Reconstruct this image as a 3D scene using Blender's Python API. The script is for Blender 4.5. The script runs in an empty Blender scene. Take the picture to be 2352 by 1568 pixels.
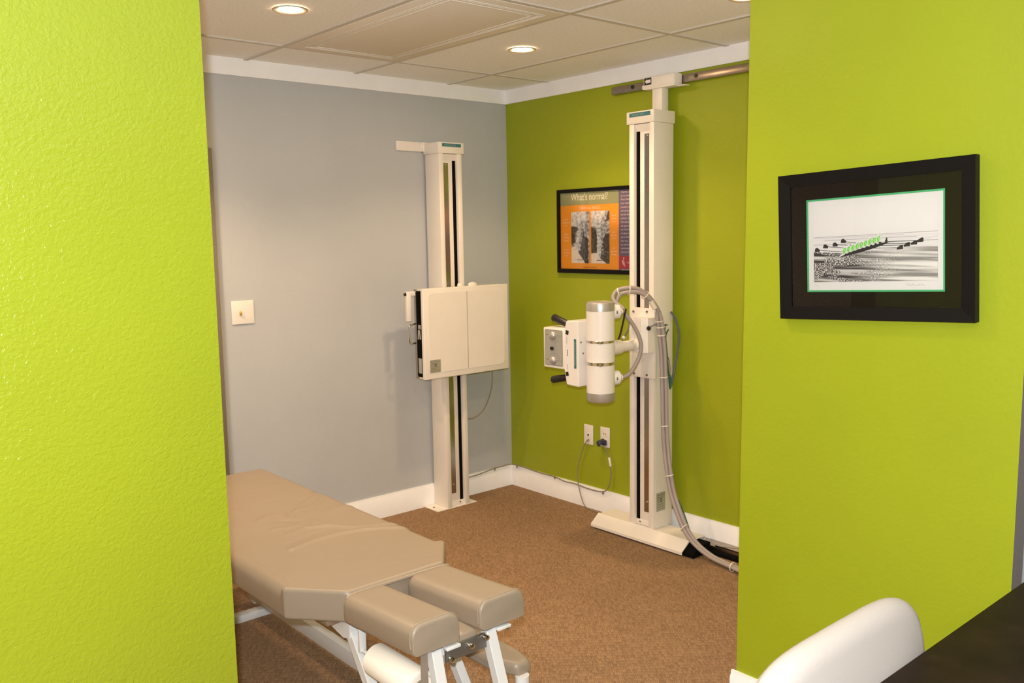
import bpy, bmesh, math, random
from mathutils import Vector, Matrix
random.seed(7)
sc = bpy.context.scene
COL = sc.collection

# ------------------------------------------------------------------ camera
FPX = 2046.76
YAW, PITCH, ROLL = 0.7141, 0.1199, -0.0172
CAM = Vector((-3.6275, -4.2063, 1.5839))
fw = Vector((math.sin(YAW)*math.cos(PITCH), math.cos(YAW)*math.cos(PITCH), -math.sin(PITCH)))
rt = Vector((math.cos(YAW), -math.sin(YAW), 0.0))
up = rt.cross(fw)
r2 = rt*math.cos(ROLL) + up*math.sin(ROLL)
u2 = -rt*math.sin(ROLL) + up*math.cos(ROLL)
cd = bpy.data.cameras.new('camera')
cd.sensor_width = 22.3
cd.lens = FPX/2352*22.3
cd.clip_start = 0.05
cd.dof.use_dof = True
cd.dof.focus_distance = 2.5
cd.dof.aperture_fstop = 8.0
cam = bpy.data.objects.new('camera', cd)
COL.objects.link(cam)
cam.matrix_world = Matrix(((r2.x, u2.x, -fw.x, CAM.x), (r2.y, u2.y, -fw.y, CAM.y), (r2.z, u2.z, -fw.z, CAM.z), (0, 0, 0, 1)))
sc.camera = cam

# ------------------------------------------------------------------ view, world, flash
sc.view_settings.view_transform = 'Standard'
sc.view_settings.look = 'None'
sc.view_settings.gamma = 1.0
sc.view_settings.use_curve_mapping = False
sc.view_settings.exposure = 0.0
sc.cycles.diffuse_bounces = 8
w = bpy.data.worlds.new('world'); sc.world = w
w.use_nodes = True
w.node_tree.nodes['Background'].inputs[0].default_value = (1.0, 0.9, 0.78, 1)
w.node_tree.nodes['Background'].inputs[1].default_value = 0.02
WARM = (1.0, 0.67, 0.38)
FLASH_W, SPOT_W, LENS_E = 300.0, 32.0, 240.0
fl = bpy.data.lights.new('camera_flash', 'SPOT')      # pop-up flash: just behind and above the lens
fl.energy = FLASH_W; fl.color = (0.97, 0.985, 1.0); fl.shadow_soft_size = 0.02
fl.spot_size = math.radians(160); fl.spot_blend = 0.7
flo = bpy.data.objects.new('camera_flash', fl); COL.objects.link(flo)
flo.matrix_world = cam.matrix_world.copy()
flo.location = CAM + u2*0.10 - fw*0.07 - r2*0.012

# ------------------------------------------------------------------ material helpers
MATS = {}
def nd(nt, t, **kw):
    n = nt.nodes.new(t)
    for k, v in kw.items(): setattr(n, k, v)
    return n
def sl(r, g, b):      # sRGB 0-255 to linear
    f = lambda c: (c/255/12.92) if c/255 <= 0.04045 else ((c/255+0.055)/1.055)**2.4
    return (f(r), f(g), f(b), 1)
def mat(name, col, rough=0.5, metal=0.0, spec=0.5, noise=0.0, nscale=40.0, bump=0.0, bscale=200.0, coat=0.0, bdist=0.002, detail=3.0):
    if name in MATS: return MATS[name]
    m = bpy.data.materials.new(name); m.use_nodes = True
    nt = m.node_tree; b = nt.nodes['Principled BSDF']
    b.inputs['Base Color'].default_value = col
    b.inputs['Roughness'].default_value = rough
    b.inputs['Metallic'].default_value = metal
    b.inputs['Specular IOR Level'].default_value = spec
    b.inputs['Coat Weight'].default_value = coat
    tc = nd(nt, 'ShaderNodeTexCoord')
    if noise > 0:
        nz = nd(nt, 'ShaderNodeTexNoise'); nz.inputs['Scale'].default_value = nscale; nz.inputs['Detail'].default_value = detail
        nt.links.new(tc.outputs['Object'], nz.inputs['Vector'])
        mr = nd(nt, 'ShaderNodeMapRange'); mr.inputs[1].default_value = 0.3; mr.inputs[2].default_value = 0.7
        mr.inputs[3].default_value = 1-noise; mr.inputs[4].default_value = 1+noise
        nt.links.new(nz.outputs[0], mr.inputs[0])
        mx = nd(nt, 'ShaderNodeVectorMath', operation='SCALE'); mx.inputs[0].default_value = col[:3]
        nt.links.new(mr.outputs[0], mx.inputs['Scale'])
        nt.links.new(mx.outputs[0], b.inputs['Base Color'])
    if bump > 0:
        nb = nd(nt, 'ShaderNodeTexNoise'); nb.inputs['Scale'].default_value = bscale; nb.inputs['Detail'].default_value = 2.0
        nt.links.new(tc.outputs['Object'], nb.inputs['Vector'])
        bp = nd(nt, 'ShaderNodeBump'); bp.inputs['Strength'].default_value = bump; bp.inputs['Distance'].default_value = bdist
        nt.links.new(nb.outputs[0], bp.inputs['Height']); nt.links.new(bp.outputs[0], b.inputs['Normal'])
    MATS[name] = m
    return m
def emis(name, col, s):
    m = bpy.data.materials.new(name); m.use_nodes = True
    nt = m.node_tree; b = nt.nodes['Principled BSDF']
    b.inputs['Base Color'].default_value = (0.8, 0.8, 0.8, 1)
    b.inputs['Emission Color'].default_value = (*col, 1); b.inputs['Emission Strength'].default_value = s
    return m

# painted walls: orange-peel texture
def paint(name, col, rough, bstr, spec=0.5, scale=75.0):
    m = bpy.data.materials.new(name); m.use_nodes = True
    nt = m.node_tree; b = nt.nodes['Principled BSDF']
    b.inputs['Roughness'].default_value = rough; b.inputs['Specular IOR Level'].default_value = spec
    tc = nd(nt, 'ShaderNodeTexCoord')
    n1 = nd(nt, 'ShaderNodeTexNoise'); n1.inputs['Scale'].default_value = scale; n1.inputs['Detail'].default_value = 2.0; n1.inputs['Distortion'].default_value = 0.4
    n2 = nd(nt, 'ShaderNodeTexNoise'); n2.inputs['Scale'].default_value = 2.5; n2.inputs['Detail'].default_value = 3.0
    nt.links.new(tc.outputs['Object'], n1.inputs['Vector']); nt.links.new(tc.outputs['Object'], n2.inputs['Vector'])
    mr = nd(nt, 'ShaderNodeMapRange'); mr.inputs[1].default_value = 0.3; mr.inputs[2].default_value = 0.7
    mr.inputs[3].default_value = 0.97; mr.inputs[4].default_value = 1.03
    nt.links.new(n2.outputs[0], mr.inputs[0])
    mx = nd(nt, 'ShaderNodeVectorMath', operation='SCALE'); mx.inputs[0].default_value = col[:3]
    nt.links.new(mr.outputs[0], mx.inputs['Scale']); nt.links.new(mx.outputs[0], b.inputs['Base Color'])
    bp = nd(nt, 'ShaderNodeBump'); bp.inputs['Strength'].default_value = bstr; bp.inputs['Distance'].default_value = 0.004
    nt.links.new(n1.outputs[0], bp.inputs['Height']); nt.links.new(bp.outputs[0], b.inputs['Normal'])
    return m
M_green = paint('lime green wall paint', (0.30, 0.355, 0.010, 1), 0.45, 0.16, 0.4)
M_greennear = paint('lime green gloss wall paint', (0.285, 0.345, 0.016, 1), 0.25, 0.55, 0.65, 125.0)
M_gray = paint('gray wall paint', (0.458, 0.480, 0.500, 1), 0.6, 0.25, 0.3)
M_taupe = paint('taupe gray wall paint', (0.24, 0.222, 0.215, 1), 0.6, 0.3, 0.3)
M_pale = paint('pale blue wall paint', (0.60, 0.66, 0.70, 1), 0.6, 0.25, 0.3)
M_white = mat('white trim paint', (0.89, 0.90, 0.92, 1), 0.4, noise=0.03, nscale=6)
M_cream = mat('cream enamel', (0.81, 0.765, 0.70, 1), 0.38, noise=0.02, nscale=8)
M_tubewhite = mat('white tube enamel', (0.82, 0.80, 0.77, 1), 0.28)
M_plate = mat('white wall plate plastic', (0.78, 0.75, 0.70, 1), 0.35)
M_black = mat('black plastic', (0.012, 0.011, 0.011, 1), 0.4)
M_rubber = mat('black rubber belt', (0.004, 0.004, 0.004, 1), 0.9, spec=0.08)
M_steel = mat('brushed steel strip', (0.46, 0.43, 0.40, 1), 0.22, metal=1.0, noise=0.06, nscale=60)
M_chrome = mat('chrome', (0.75, 0.73, 0.70, 1), 0.12, metal=1.0)
M_silver = mat('silver painted cap', (0.52, 0.50, 0.48, 1), 0.38, metal=0.6)
M_bronze = mat('satin aluminium rail', (0.40, 0.34, 0.29, 1), 0.28, metal=1.0, noise=0.08, nscale=25)
M_dkbar = mat('dark steel bracket', (0.22, 0.21, 0.19, 1), 0.4, metal=0.7)
M_teal = mat('teal label', sl(55, 115, 120), 0.4)
M_tealtx = mat('pale label lettering', sl(165, 175, 165), 0.5)
M_tag = mat('silver data plate', (0.42, 0.41, 0.33, 1), 0.35, metal=0.3, noise=0.15, nscale=160)
M_tagtx = mat('dark data plate print', (0.13, 0.12, 0.09, 1), 0.5)
M_graypanel = mat('gray control panel', (0.40, 0.40, 0.36, 1), 0.35, metal=0.2)
M_panelline = mat('control panel marking', (0.16, 0.16, 0.15, 1), 0.5)
M_cable = mat('gray cable sheath', (0.36, 0.31, 0.30, 1), 0.45)
M_tie = mat('cream cable tie', (0.75, 0.70, 0.58, 1), 0.4)
M_greenwire = mat('green wire', (0.03, 0.13, 0.085, 1), 0.45)
M_graywire = mat('slate gray wire', (0.12, 0.14, 0.14, 1), 0.5)
M_cord = mat('gray cord', (0.26, 0.22, 0.15, 1), 0.5)
M_bluecord = mat('slate blue plug', (0.035, 0.04, 0.075, 1), 0.4)
M_lightframe = mat('pale gray bench frame enamel', (0.68, 0.70, 0.70, 1), 0.35)
M_cushion = None
M_tanbar = mat('tan painted flat bar', (0.24, 0.195, 0.155, 1), 0.45)
M_paper = mat('cream paper roll', (0.86, 0.82, 0.72, 1), 0.85, spec=0.2, bump=0.05, bscale=60)
M_paperedge = mat('paper roll edge', (0.82, 0.80, 0.72, 1), 0.9, spec=0.1)
M_desk = mat('dark espresso wood', (0.016, 0.009, 0.005, 1), 0.55, noise=0.35, nscale=14, spec=0.10)
M_fabric = mat('white woven fabric', (0.465, 0.44, 0.41, 1), 0.9, spec=0.15, bump=0.35, bscale=700, bdist=0.001, noise=0.03, nscale=500)
M_leg = mat('dark wood chair leg', (0.03, 0.018, 0.01, 1), 0.4)
M_frame = mat('black picture frame', (0.007, 0.006, 0.006, 1), 0.45, spec=0.12)
M_tile = mat('mineral fibre ceiling tile', (0.92, 0.92, 0.92, 1), 0.9, spec=0.15, noise=0.06, nscale=90, bump=0.35, bscale=160, bdist=0.002, detail=5)
M_grid = mat('cream ceiling grid', (0.62, 0.58, 0.52, 1), 0.5)
M_panel = mat('tan moulded ceiling panel', (0.80, 0.745, 0.66, 1), 0.6)
M_bead = mat('cream panel moulding', (0.72, 0.68, 0.60, 1), 0.5)
M_lens = emis('lit lamp lens', WARM, LENS_E); M_lensdim = emis('dimmer lit lamp lens', WARM, LENS_E*0.42)
M_ring = mat('lamp trim ring', (0.42, 0.36, 0.28, 1), 0.4)
M_tandoor = mat('tan door casing', (0.30, 0.22, 0.155, 1), 0.5, noise=0.06, nscale=12)

def carpet():
    m = bpy.data.materials.new('brown loop carpet'); m.use_nodes = True
    nt = m.node_tree; b = nt.nodes['Principled BSDF']
    b.inputs['Roughness'].default_value = 0.95; b.inputs['Specular IOR Level'].default_value = 0.1
    tc = nd(nt, 'ShaderNodeTexCoord')
    m0 = nd(nt, 'ShaderNodeMapping'); m0.inputs['Rotation'].default_value = (0, 0, math.radians(-50)); nt.links.new(tc.outputs['Object'], m0.inputs['Vector'])
    mp = nd(nt, 'ShaderNodeMapping'); mp.inputs['Scale'].default_value = (46, 135, 1)
    nt.links.new(m0.outputs[0], mp.inputs['Vector'])
    v = nd(nt, 'ShaderNodeTexVoronoi'); v.inputs['Scale'].default_value = 1.0; v.inputs['Randomness'].default_value = 0.5
    nt.links.new(mp.outputs[0], v.inputs['Vector'])
    nz = nd(nt, 'ShaderNodeTexNoise'); nz.inputs['Scale'].default_value = 3.0; nz.inputs['Detail'].default_value = 4
    nt.links.new(tc.outputs['Object'], nz.inputs['Vector'])
    cr = nd(nt, 'ShaderNodeValToRGB')
    cr.color_ramp.elements[0].position = 0.05; cr.color_ramp.elements[0].color = (0.345, 0.226, 0.132, 1)
    cr.color_ramp.elements[1].position = 0.85; cr.color_ramp.elements[1].color = (0.215, 0.130, 0.073, 1)
    nt.links.new(v.outputs['Distance'], cr.inputs[0])
    sp = nd(nt, 'ShaderNodeSeparateColor'); nt.links.new(v.outputs['Color'], sp.inputs[0])
    mr = nd(nt, 'ShaderNodeMapRange'); mr.inputs[3].default_value = 0.86; mr.inputs[4].default_value = 1.14
    nt.links.new(sp.outputs[0], mr.inputs[0])
    mr2 = nd(nt, 'ShaderNodeMapRange'); mr2.inputs[1].default_value = 0.3; mr2.inputs[2].default_value = 0.7; mr2.inputs[3].default_value = 0.95; mr2.inputs[4].default_value = 1.05
    nt.links.new(nz.outputs[0], mr2.inputs[0])
    mm = nd(nt, 'ShaderNodeMath', operation='MULTIPLY'); nt.links.new(mr.outputs[0], mm.inputs[0]); nt.links.new(mr2.outputs[0], mm.inputs[1])
    mx = nd(nt, 'ShaderNodeVectorMath', operation='SCALE'); nt.links.new(cr.outputs[0], mx.inputs[0]); nt.links.new(mm.outputs[0], mx.inputs['Scale'])
    nt.links.new(mx.outputs[0], b.inputs['Base Color'])
    bp = nd(nt, 'ShaderNodeBump'); bp.invert = True; bp.inputs['Strength'].default_value = 0.6; bp.inputs['Distance'].default_value = 0.004
    nt.links.new(v.outputs['Distance'], bp.inputs['Height']); nt.links.new(bp.outputs[0], b.inputs['Normal'])
    return m
M_carpet = carpet()

def vinyl():
    m = bpy.data.materials.new('taupe vinyl upholstery'); m.use_nodes = True
    nt = m.node_tree; b = nt.nodes['Principled BSDF']
    b.inputs['Base Color'].default_value = (0.292, 0.240, 0.180, 1)
    b.inputs['Roughness'].default_value = 0.38; b.inputs['Specular IOR Level'].default_value = 0.45
    tc = nd(nt, 'ShaderNodeTexCoord')
    nz = nd(nt, 'ShaderNodeTexNoise'); nz.inputs['Scale'].default_value = 5.0; nz.inputs['Detail'].default_value = 2
    n2 = nd(nt, 'ShaderNodeTexNoise'); n2.inputs['Scale'].default_value = 420.0
    nt.links.new(tc.outputs['Object'], nz.inputs['Vector']); nt.links.new(tc.outputs['Object'], n2.inputs['Vector'])
    b1 = nd(nt, 'ShaderNodeBump'); b1.inputs['Strength'].default_value = 0.25; b1.inputs['Distance'].default_value = 0.02
    b2 = nd(nt, 'ShaderNodeBump'); b2.inputs['Strength'].default_value = 0.12; b2.inputs['Distance'].default_value = 0.001
    nt.links.new(nz.outputs[0], b1.inputs['Height']); nt.links.new(n2.outputs[0], b2.inputs['Height'])
    nt.links.new(b1.outputs[0], b2.inputs['Normal']); nt.links.new(b2.outputs[0], b.inputs['Normal'])
    return m
M_vinyl = vinyl()

def glass():
    m = bpy.data.materials.new('picture glass'); m.use_nodes = True
    nt = m.node_tree; nt.nodes.remove(nt.nodes['Principled BSDF'])
    out = nt.nodes['Material Output']
    t = nd(nt, 'ShaderNodeBsdfTransparent'); g = nd(nt, 'ShaderNodeBsdfGlossy'); g.inputs['Roughness'].default_value = 0.02
    f = nd(nt, 'ShaderNodeFresnel'); f.inputs['IOR'].default_value = 1.36
    mx = nd(nt, 'ShaderNodeMixShader')
    nt.links.new(f.outputs[0], mx.inputs[0]); nt.links.new(t.outputs[0], mx.inputs[1]); nt.links.new(g.outputs[0], mx.inputs[2])
    nt.links.new(mx.outputs[0], out.inputs[0])
    return m
M_glass = glass()

# ------------------------------------------------------------------ mesh helpers
class MB:
    """collects shapes; build() links them as one mesh object"""
    def __init__(s): s.v = []; s.f = []; s.mi = []
    def add(s, vs, fs, mi=0):
        o = len(s.v); s.v += [tuple(v) for v in vs]
        s.f += [tuple(i+o for i in f) for f in fs]; s.mi += [mi]*len(fs); return s
    def addbm(s, bm, mi=0):
        bm.verts.index_update()
        s.add([v.co[:] for v in bm.verts], [[v.index for v in f.verts] for f in bm.faces], mi); bm.free(); return s
    def box(s, x0, x1, y0, y1, z0, z1, bev=0.0, seg=2, mi=0, M=None):
        bm = bmesh.new()
        bmesh.ops.create_cube(bm, size=1)
        for v in bm.verts:
            v.co = Vector(((x0+x1)/2+v.co.x*(x1-x0), (y0+y1)/2+v.co.y*(y1-y0), (z0+z1)/2+v.co.z*(z1-z0)))
        if bev > 0: bmesh.ops.bevel(bm, geom=list(bm.edges), offset=bev, segments=seg, affect='EDGES', profile=0.5)
        if M: bmesh.ops.transform(bm, matrix=M, verts=bm.verts)
        return s.addbm(bm, mi)
    def bar(s, a, b, wx, wy, bev=0.001, mi=0, ref=(0, 1, 0)):      # rectangular bar from a to b
        a, b = Vector(a), Vector(b); d = (b-a); L = d.length; z = d.normalized()
        x = Vector(ref).cross(z)
        if x.length < 1e-4: x = Vector((1, 0, 0)).cross(z)
        x.normalize(); y = z.cross(x)
        M = Matrix(((x.x, y.x, z.x, a.x), (x.y, y.y, z.y, a.y), (x.z, y.z, z.z, a.z), (0, 0, 0, 1)))
        return s.box(-wx/2, wx/2, -wy/2, wy/2, 0, L, bev, 1, mi, M)
    def cyl(s, a, b, r, n=24, r1=None, bev=0.0, mi=0):
        a, b = Vector(a), Vector(b); r1 = r if r1 is None else r1; L = (b-a).length
        if bev > 0: return s.lathe(a, b, [(0, 0), (r-bev, 0), (r-bev*0.3, bev*0.3), (r, bev), (r1, L-bev), (r1-bev*0.3, L-bev*0.3), (r1-bev, L), (0, L)], n, mi)
        return s.lathe(a, b, [(0, 0), (r, 0), (r1, L), (0, L)], n, mi)
    def lathe(s, a, b, prof, n=24, mi=0):      # prof: (radius, height along a->b)
        a, b = Vector(a), Vector(b); z = (b-a).normalized()
        x = z.orthogonal().normalized(); y = z.cross(x)
        vs = []; fs = []
        for r, h in prof:
            for k in range(n):
                t = 2*math.pi*k/n
                vs.append(a+z*h+(x*math.cos(t)+y*math.sin(t))*max(r, 1e-5))
        for i in range(len(prof)-1):
            for k in range(n):
                k2 = (k+1) % n
                fs.append((i*n+k, i*n+k2, (i+1)*n+k2, (i+1)*n+k))
        return s.add(vs, fs, mi)
    def tube(s, pts, r, n=10, sub=8, mi=0, smooth=True):
        P = [Vector(p) for p in pts]
        if smooth and len(P) > 2:
            Q = []
            for i in range(len(P)-1):
                p0 = P[max(i-1, 0)]; p1 = P[i]; p2 = P[i+1]; p3 = P[min(i+2, len(P)-1)]
                for k in range(sub):
                    t = k/sub
                    Q.append(0.5*((2*p1)+(p2-p0)*t+(2*p0-5*p1+4*p2-p3)*t*t+(3*p1-p0-3*p2+p3)*t**3))
            Q.append(P[-1]); P = Q
        vs = []; fs = []; x = None
        for i, p in enumerate(P):
            d = (P[min(i+1, len(P)-1)]-P[max(i-1, 0)]).normalized()
            if x is None: x = d.orthogonal().normalized()
            x = (x-d*x.dot(d)).normalized(); y = d.cross(x)
            for k in range(n):
                t = 2*math.pi*k/n; vs.append(p+(x*math.cos(t)+y*math.sin(t))*r)
        for i in range(len(P)-1):
            for k in range(n):
                k2 = (k+1) % n; fs.append((i*n+k, i*n+k2, (i+1)*n+k2, (i+1)*n+k))
        fs.append(tuple(range(n-1, -1, -1))); fs.append(tuple((len(P)-1)*n+k for k in range(n)))
        return s.add(vs, fs, mi)
    def prism(s, poly, d, mi=0):       # planar polygon (3D points) swept by vector d
        n = len(poly); P = [Vector(p) for p in poly]; d = Vector(d)
        vs = P+[p+d for p in P]
        fs = [tuple(range(n-1, -1, -1)), tuple(range(n, 2*n))]+[(i, (i+1) % n, (i+1) % n+n, i+n) for i in range(n)]
        return s.add(vs, fs, mi)
    def sphere(s, c, r, sx=1, sy=1, sz=1, n=16, mi=0):
        bm = bmesh.new(); bmesh.ops.create_uvsphere(bm, u_segments=n, v_segments=n//2, radius=r)
        for v in bm.verts: v.co = Vector((c[0]+v.co.x*sx, c[1]+v.co.y*sy, c[2]+v.co.z*sz))
        return s.addbm(bm, mi)
    def build(s, name, mats, parent=None, local=False, origin=None):
        me = bpy.data.meshes.new(name)
        vs = s.v
        if parent is not None and not local:
            inv = ROOTM[parent.name].inverted(); vs = [inv @ Vector(v) for v in vs]
        if parent is None:
            if origin is None:
                xs = [v[0] for v in vs]; ys = [v[1] for v in vs]; zs = [v[2] for v in vs]
                origin = ((min(xs)+max(xs))/2, (min(ys)+max(ys))/2, min(zs))
            vs = [Vector(v)-Vector(origin) for v in vs]
        me.from_pydata([tuple(v) for v in vs], [], s.f)
        if not isinstance(mats, (list, tuple)): mats = [mats]
        for m in mats: me.materials.append(m)
        me.polygons.foreach_set('material_index', s.mi)
        bm = bmesh.new(); bm.from_mesh(me)
        bmesh.ops.remove_doubles(bm, verts=bm.verts, dist=1e-5)
        bmesh.ops.recalc_face_normals(bm, faces=bm.faces)
        for f in bm.faces: f.smooth = True
        for e in bm.edges:
            e.smooth = not (len(e.link_faces) != 2 or e.calc_face_angle(0) > math.radians(34))
        bm.to_mesh(me); bm.free(); me.update()
        o = bpy.data.objects.new(name, me); COL.objects.link(o)
        if parent is not None:
            o.parent = parent; ROOTM[o.name] = ROOTM[parent.name]
        else:
            o.location = origin; ROOTM[o.name] = Matrix.Translation(origin)
        return o
ROOTM = {}
def tag(o, label=None, cat=None, group=None, kind=None):
    if label: o['label'] = label
    if cat: o['category'] = cat
    if group: o['group'] = group
    if kind: o['kind'] = kind
    return o
def thing(name, label, cat, loc, rz=0.0, group=None):
    o = bpy.data.objects.new(name, None); COL.objects.link(o)
    o.empty_display_size = 0.05
    o.location = loc; o.rotation_euler = (0, 0, rz)
    ROOTM[o.name] = Matrix.Translation(loc) @ Matrix.Rotation(rz, 4, 'Z')
    return tag(o, label, cat, group)
def struct(o): o['kind'] = 'structure'; return o
def box(name, m, parent, x0, x1, y0, y1, z0, z1, bev=0.002, local=False):
    return MB().box(x0, x1, y0, y1, z0, z1, bev).build(name, m, parent, local)

def text_verts(txt, size, align='LEFT', spacing=1.0):
    cu = bpy.data.curves.new('lettering', 'FONT'); cu.body = txt; cu.size = size; cu.align_x = align
    cu.space_character = spacing; cu.resolution_u = 3
    ob = bpy.data.objects.new('lettering', cu)
    me = bpy.data.meshes.new_from_object(ob)
    vs = [v.co.copy() for v in me.vertices]; fs = [tuple(p.vertices) for p in me.polygons]
    bpy.data.objects.remove(ob); bpy.data.curves.remove(cu); bpy.data.meshes.remove(me)
    return vs, fs
class Art:
    """flat printed shapes on a plane: origin O, axes U (right), V (up), N (towards the viewer)"""
    def __init__(s, O, U, V):
        s.O, s.U, s.V = Vector(O), Vector(U).normalized(), Vector(V).normalized(); s.N = s.U.cross(s.V)
    def p(s, u, v, l): return s.O+s.U*u+s.V*v+s.N*l
    def poly(s, mb, pts, l, mi=0, t=0.0002):
        return mb.prism([s.p(u, v, l) for u, v in pts], s.N*t, mi)
    def rect(s, mb, u0, u1, v0, v1, l, mi=0, t=0.0002): return s.poly(mb, [(u0, v0), (u1, v0), (u1, v1), (u0, v1)], l, mi, t)
    def line(s, mb, a, b, w, l, mi=0):
        a = Vector(a); b = Vector(b); d = (b-a).normalized(); n = Vector((-d.y, d.x))*w/2
        return s.poly(mb, [a-n, b-n, b+n, a+n], l, mi)
    def text(s, mb, txt, u, v, size, l, mi=0, align='LEFT', sx=1.0, spacing=1.0):
        vs, fs = text_verts(txt, size, align, spacing)
        return mb.add([s.p(u+q.x*sx, v+q.y, l) for q in vs], fs, mi)
    def ell(s, mb, u, v, ru, rv, l, mi=0, rot=0.0, n=14):
        c, q = math.cos(rot), math.sin(rot); P = []
        for k in range(n):
            t = 2*math.pi*k/n; a, b = ru*math.cos(t), rv*math.sin(t); P.append((u+a*c-b*q, v+a*q+b*c))
        return s.poly(mb, P, l, mi)

# ------------------------------------------------------------------ room shell
CH = 2.44
LWY = -2.22            # face of the near left wall
LWX = -2.80            # its free end
PWX = -1.23            # face of the wall with the picture
struct(MB().box(-6.2, 0.12, -7.2, 0.12, -0.05, 0.0).build('floor', M_carpet))
struct(MB().box(-6.2, 0.12, -7.2, 0.12, CH+0.004, CH+0.06).build('ceiling', M_tile))
struct(MB().box(-3.82, 0.12, 0.0, 0.12, 0, CH).build('wall_back', M_gray))
struct(MB().box(0.0, 0.12, -2.71, 0.0, 0, CH).build('wall_right', M_green))
struct(MB().box(0.0, 0.12, -7.2, -2.71, 0, CH).build('wall_corridor', M_pale))
struct(MB().box(-6.2, LWX, LWY, LWY+0.12, 0, CH, 0.004).build('wall_left', M_greennear))
struct(MB().box(-3.82, -3.70, LWY+0.12, 0.0, 0, CH).build('wall_west', M_white))
struct(MB().box(-6.2, -6.08, -7.2, LWY, 0, CH).build('wall_far_left', M_gray))
struct(MB().box(-6.08, 0.0, -7.2, -7.08, 0, CH).build('wall_rear', M_gray))
struct(MB().box(PWX+0.07, 0.0, -2.72, -2.63, 0, CH).build('wall_partition', M_white))
# wall with the picture: lime faces, gray return at its right end
mb = MB()
y0, y1 = -3.378, -2.565
mb.add([(PWX, y0, 0), (PWX, y1+0.012, 0), (PWX, y1-0.008, CH), (PWX, y0-0.012, CH), (PWX+0.07, y0, 0), (PWX+0.07, y1+0.012, 0), (PWX+0.07, y1-0.008, CH), (PWX+0.07, y0-0.012, CH)],
       [(0, 3, 2, 1), (1, 2, 6, 5), (4, 5, 6, 7), (3, 7, 6, 2), (0, 1, 5, 4)], 0)
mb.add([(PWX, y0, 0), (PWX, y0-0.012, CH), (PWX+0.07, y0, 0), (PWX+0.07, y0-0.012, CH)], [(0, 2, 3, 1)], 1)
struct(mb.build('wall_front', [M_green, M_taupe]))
struct(MB().box(PWX, PWX+0.07, -7.08, -4.6, 0, CH).build('wall_front_lower', M_gray))

# baseboards: board with a stepped top
def base_profile(h, t): return [(0, 0), (t, 0), (t, h-0.022), (t*0.62, h-0.012), (t*0.55, h), (0, h)]
def run_y(name, x, sgn, ya, yb, h=0.127, t=0.016):    # board on a wall facing sgn*x, running along y
    mb = MB(); mb.prism([(x+sgn*d, ya, z) for d, z in base_profile(h, t)], (0, yb-ya, 0)); return struct(mb.build(name, M_white))
def run_x(name, y, sgn, xa, xb, h=0.127, t=0.016):
    mb = MB(); mb.prism([(xa, y+sgn*d, z) for d, z in base_profile(h, t)], (xb-xa, 0, 0)); return struct(mb.build(name, M_white))
run_x('baseboard_back', 0.0, -1, -1.86, 0.0)
run_y('baseboard_right', 0.0, -1, 0.0, -2.63)
run_y('baseboard_front', PWX, -1, y0, y1+0.012+0.014)
run_x('baseboard_left', LWY, -1, -6.08, LWX)
# crown boards
def crown(name, axis, lo, hi):
    pr = [(0, 2.365), (0.010, 2.365), (0.013, 2.378), (0.020, 2.43), (0.022, CH+0.004), (0, CH+0.004)]
    mb = MB()
    if axis == 'x': mb.prism([(lo, -d, z) for d, z in pr], (hi-lo, 0, 0))
    else: mb.prism([(-d, lo, z) for d, z in pr], (0, hi-lo, 0))
    return struct(mb.build(name, M_white))
crown('trim_1', 'x', -3.70, 0.0); crown('trim_2', 'y', -2.63, 0.0)
# ceiling grid
GX = [-0.45-0.6125*k for k in range(0, 9)]; GY = [-0.41-1.22*k for k in range(0, 6)]
mb = MB()
for gx in GX: mb.box(gx-0.012, gx+0.012, -7.08, -0.022, CH-0.002, CH+0.006)
for gy in GY:
    xs = [0.0-0.022]+GX+[-6.08]
    for a, b in zip(xs[:-1], xs[1:]): mb.box(b+0.012, a-0.012 if a > -0.1 and False else a-0.012, gy-0.012, gy+0.012, CH-0.002, CH+0.006)
struct(mb.build('trim_3', M_grid))

# door casing by the left end of the gray wall, with the closed door leaf
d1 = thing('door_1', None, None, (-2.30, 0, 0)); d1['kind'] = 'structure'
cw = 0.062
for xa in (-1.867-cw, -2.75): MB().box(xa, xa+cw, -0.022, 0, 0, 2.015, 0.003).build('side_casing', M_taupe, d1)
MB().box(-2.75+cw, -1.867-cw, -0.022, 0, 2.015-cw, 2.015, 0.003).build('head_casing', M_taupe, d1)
mb = MB(); mb.box(-2.685, -1.932, -0.012, -0.001, 0.01, 1.948, 0.002)
for za, zb in ((0.2, 0.85), (1.0, 1.8)): mb.box(-2.56, -2.06, -0.016, -0.010, za, zb, 0.003)
mb.build('door_leaf', M_tandoor, d1)
mb = MB(); mb.cyl((-2.62, -0.012, 0.95), (-2.62, -0.05, 0.95), 0.012); mb.sphere((-2.62, -0.07, 0.95), 0.028)
mb.build('door_knob', M_chrome, d1)

# ------------------------------------------------------------------ ceiling: moulded panel and downlights
px0, px1, py0, py1 = GX[2]+0.013, GX[1]-0.013, GY[1]+0.013, GY[0]-0.013
pn = thing('ceiling_panel', 'tan moulded ceiling panel with thin raised double border lines', 'ceiling panel', ((px0+px1)/2, (py0+py1)/2, CH-0.004))
box('panel_board', M_panel, pn, px0, px1, py0, py1, CH-0.004, CH+0.003, 0.001)
mb = MB()
for ins in (0.055, 0.068, 0.092):
    a, b, c, d = px0+ins, px1-ins, py0+ins, py1-ins; t = 0.0032
    mb.box(a, b, c, c+t, CH-0.0068, CH-0.003, 0.0008); mb.box(a, b, d-t, d, CH-0.0068, CH-0.003, 0.0008)
    mb.box(a, a+t, c+t, d-t, CH-0.0068, CH-0.003, 0.0008); mb.box(b-t, b, c+t, d-t, CH-0.0068, CH-0.003, 0.0008)
mb.build('border_moulding', M_bead, pn)

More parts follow.
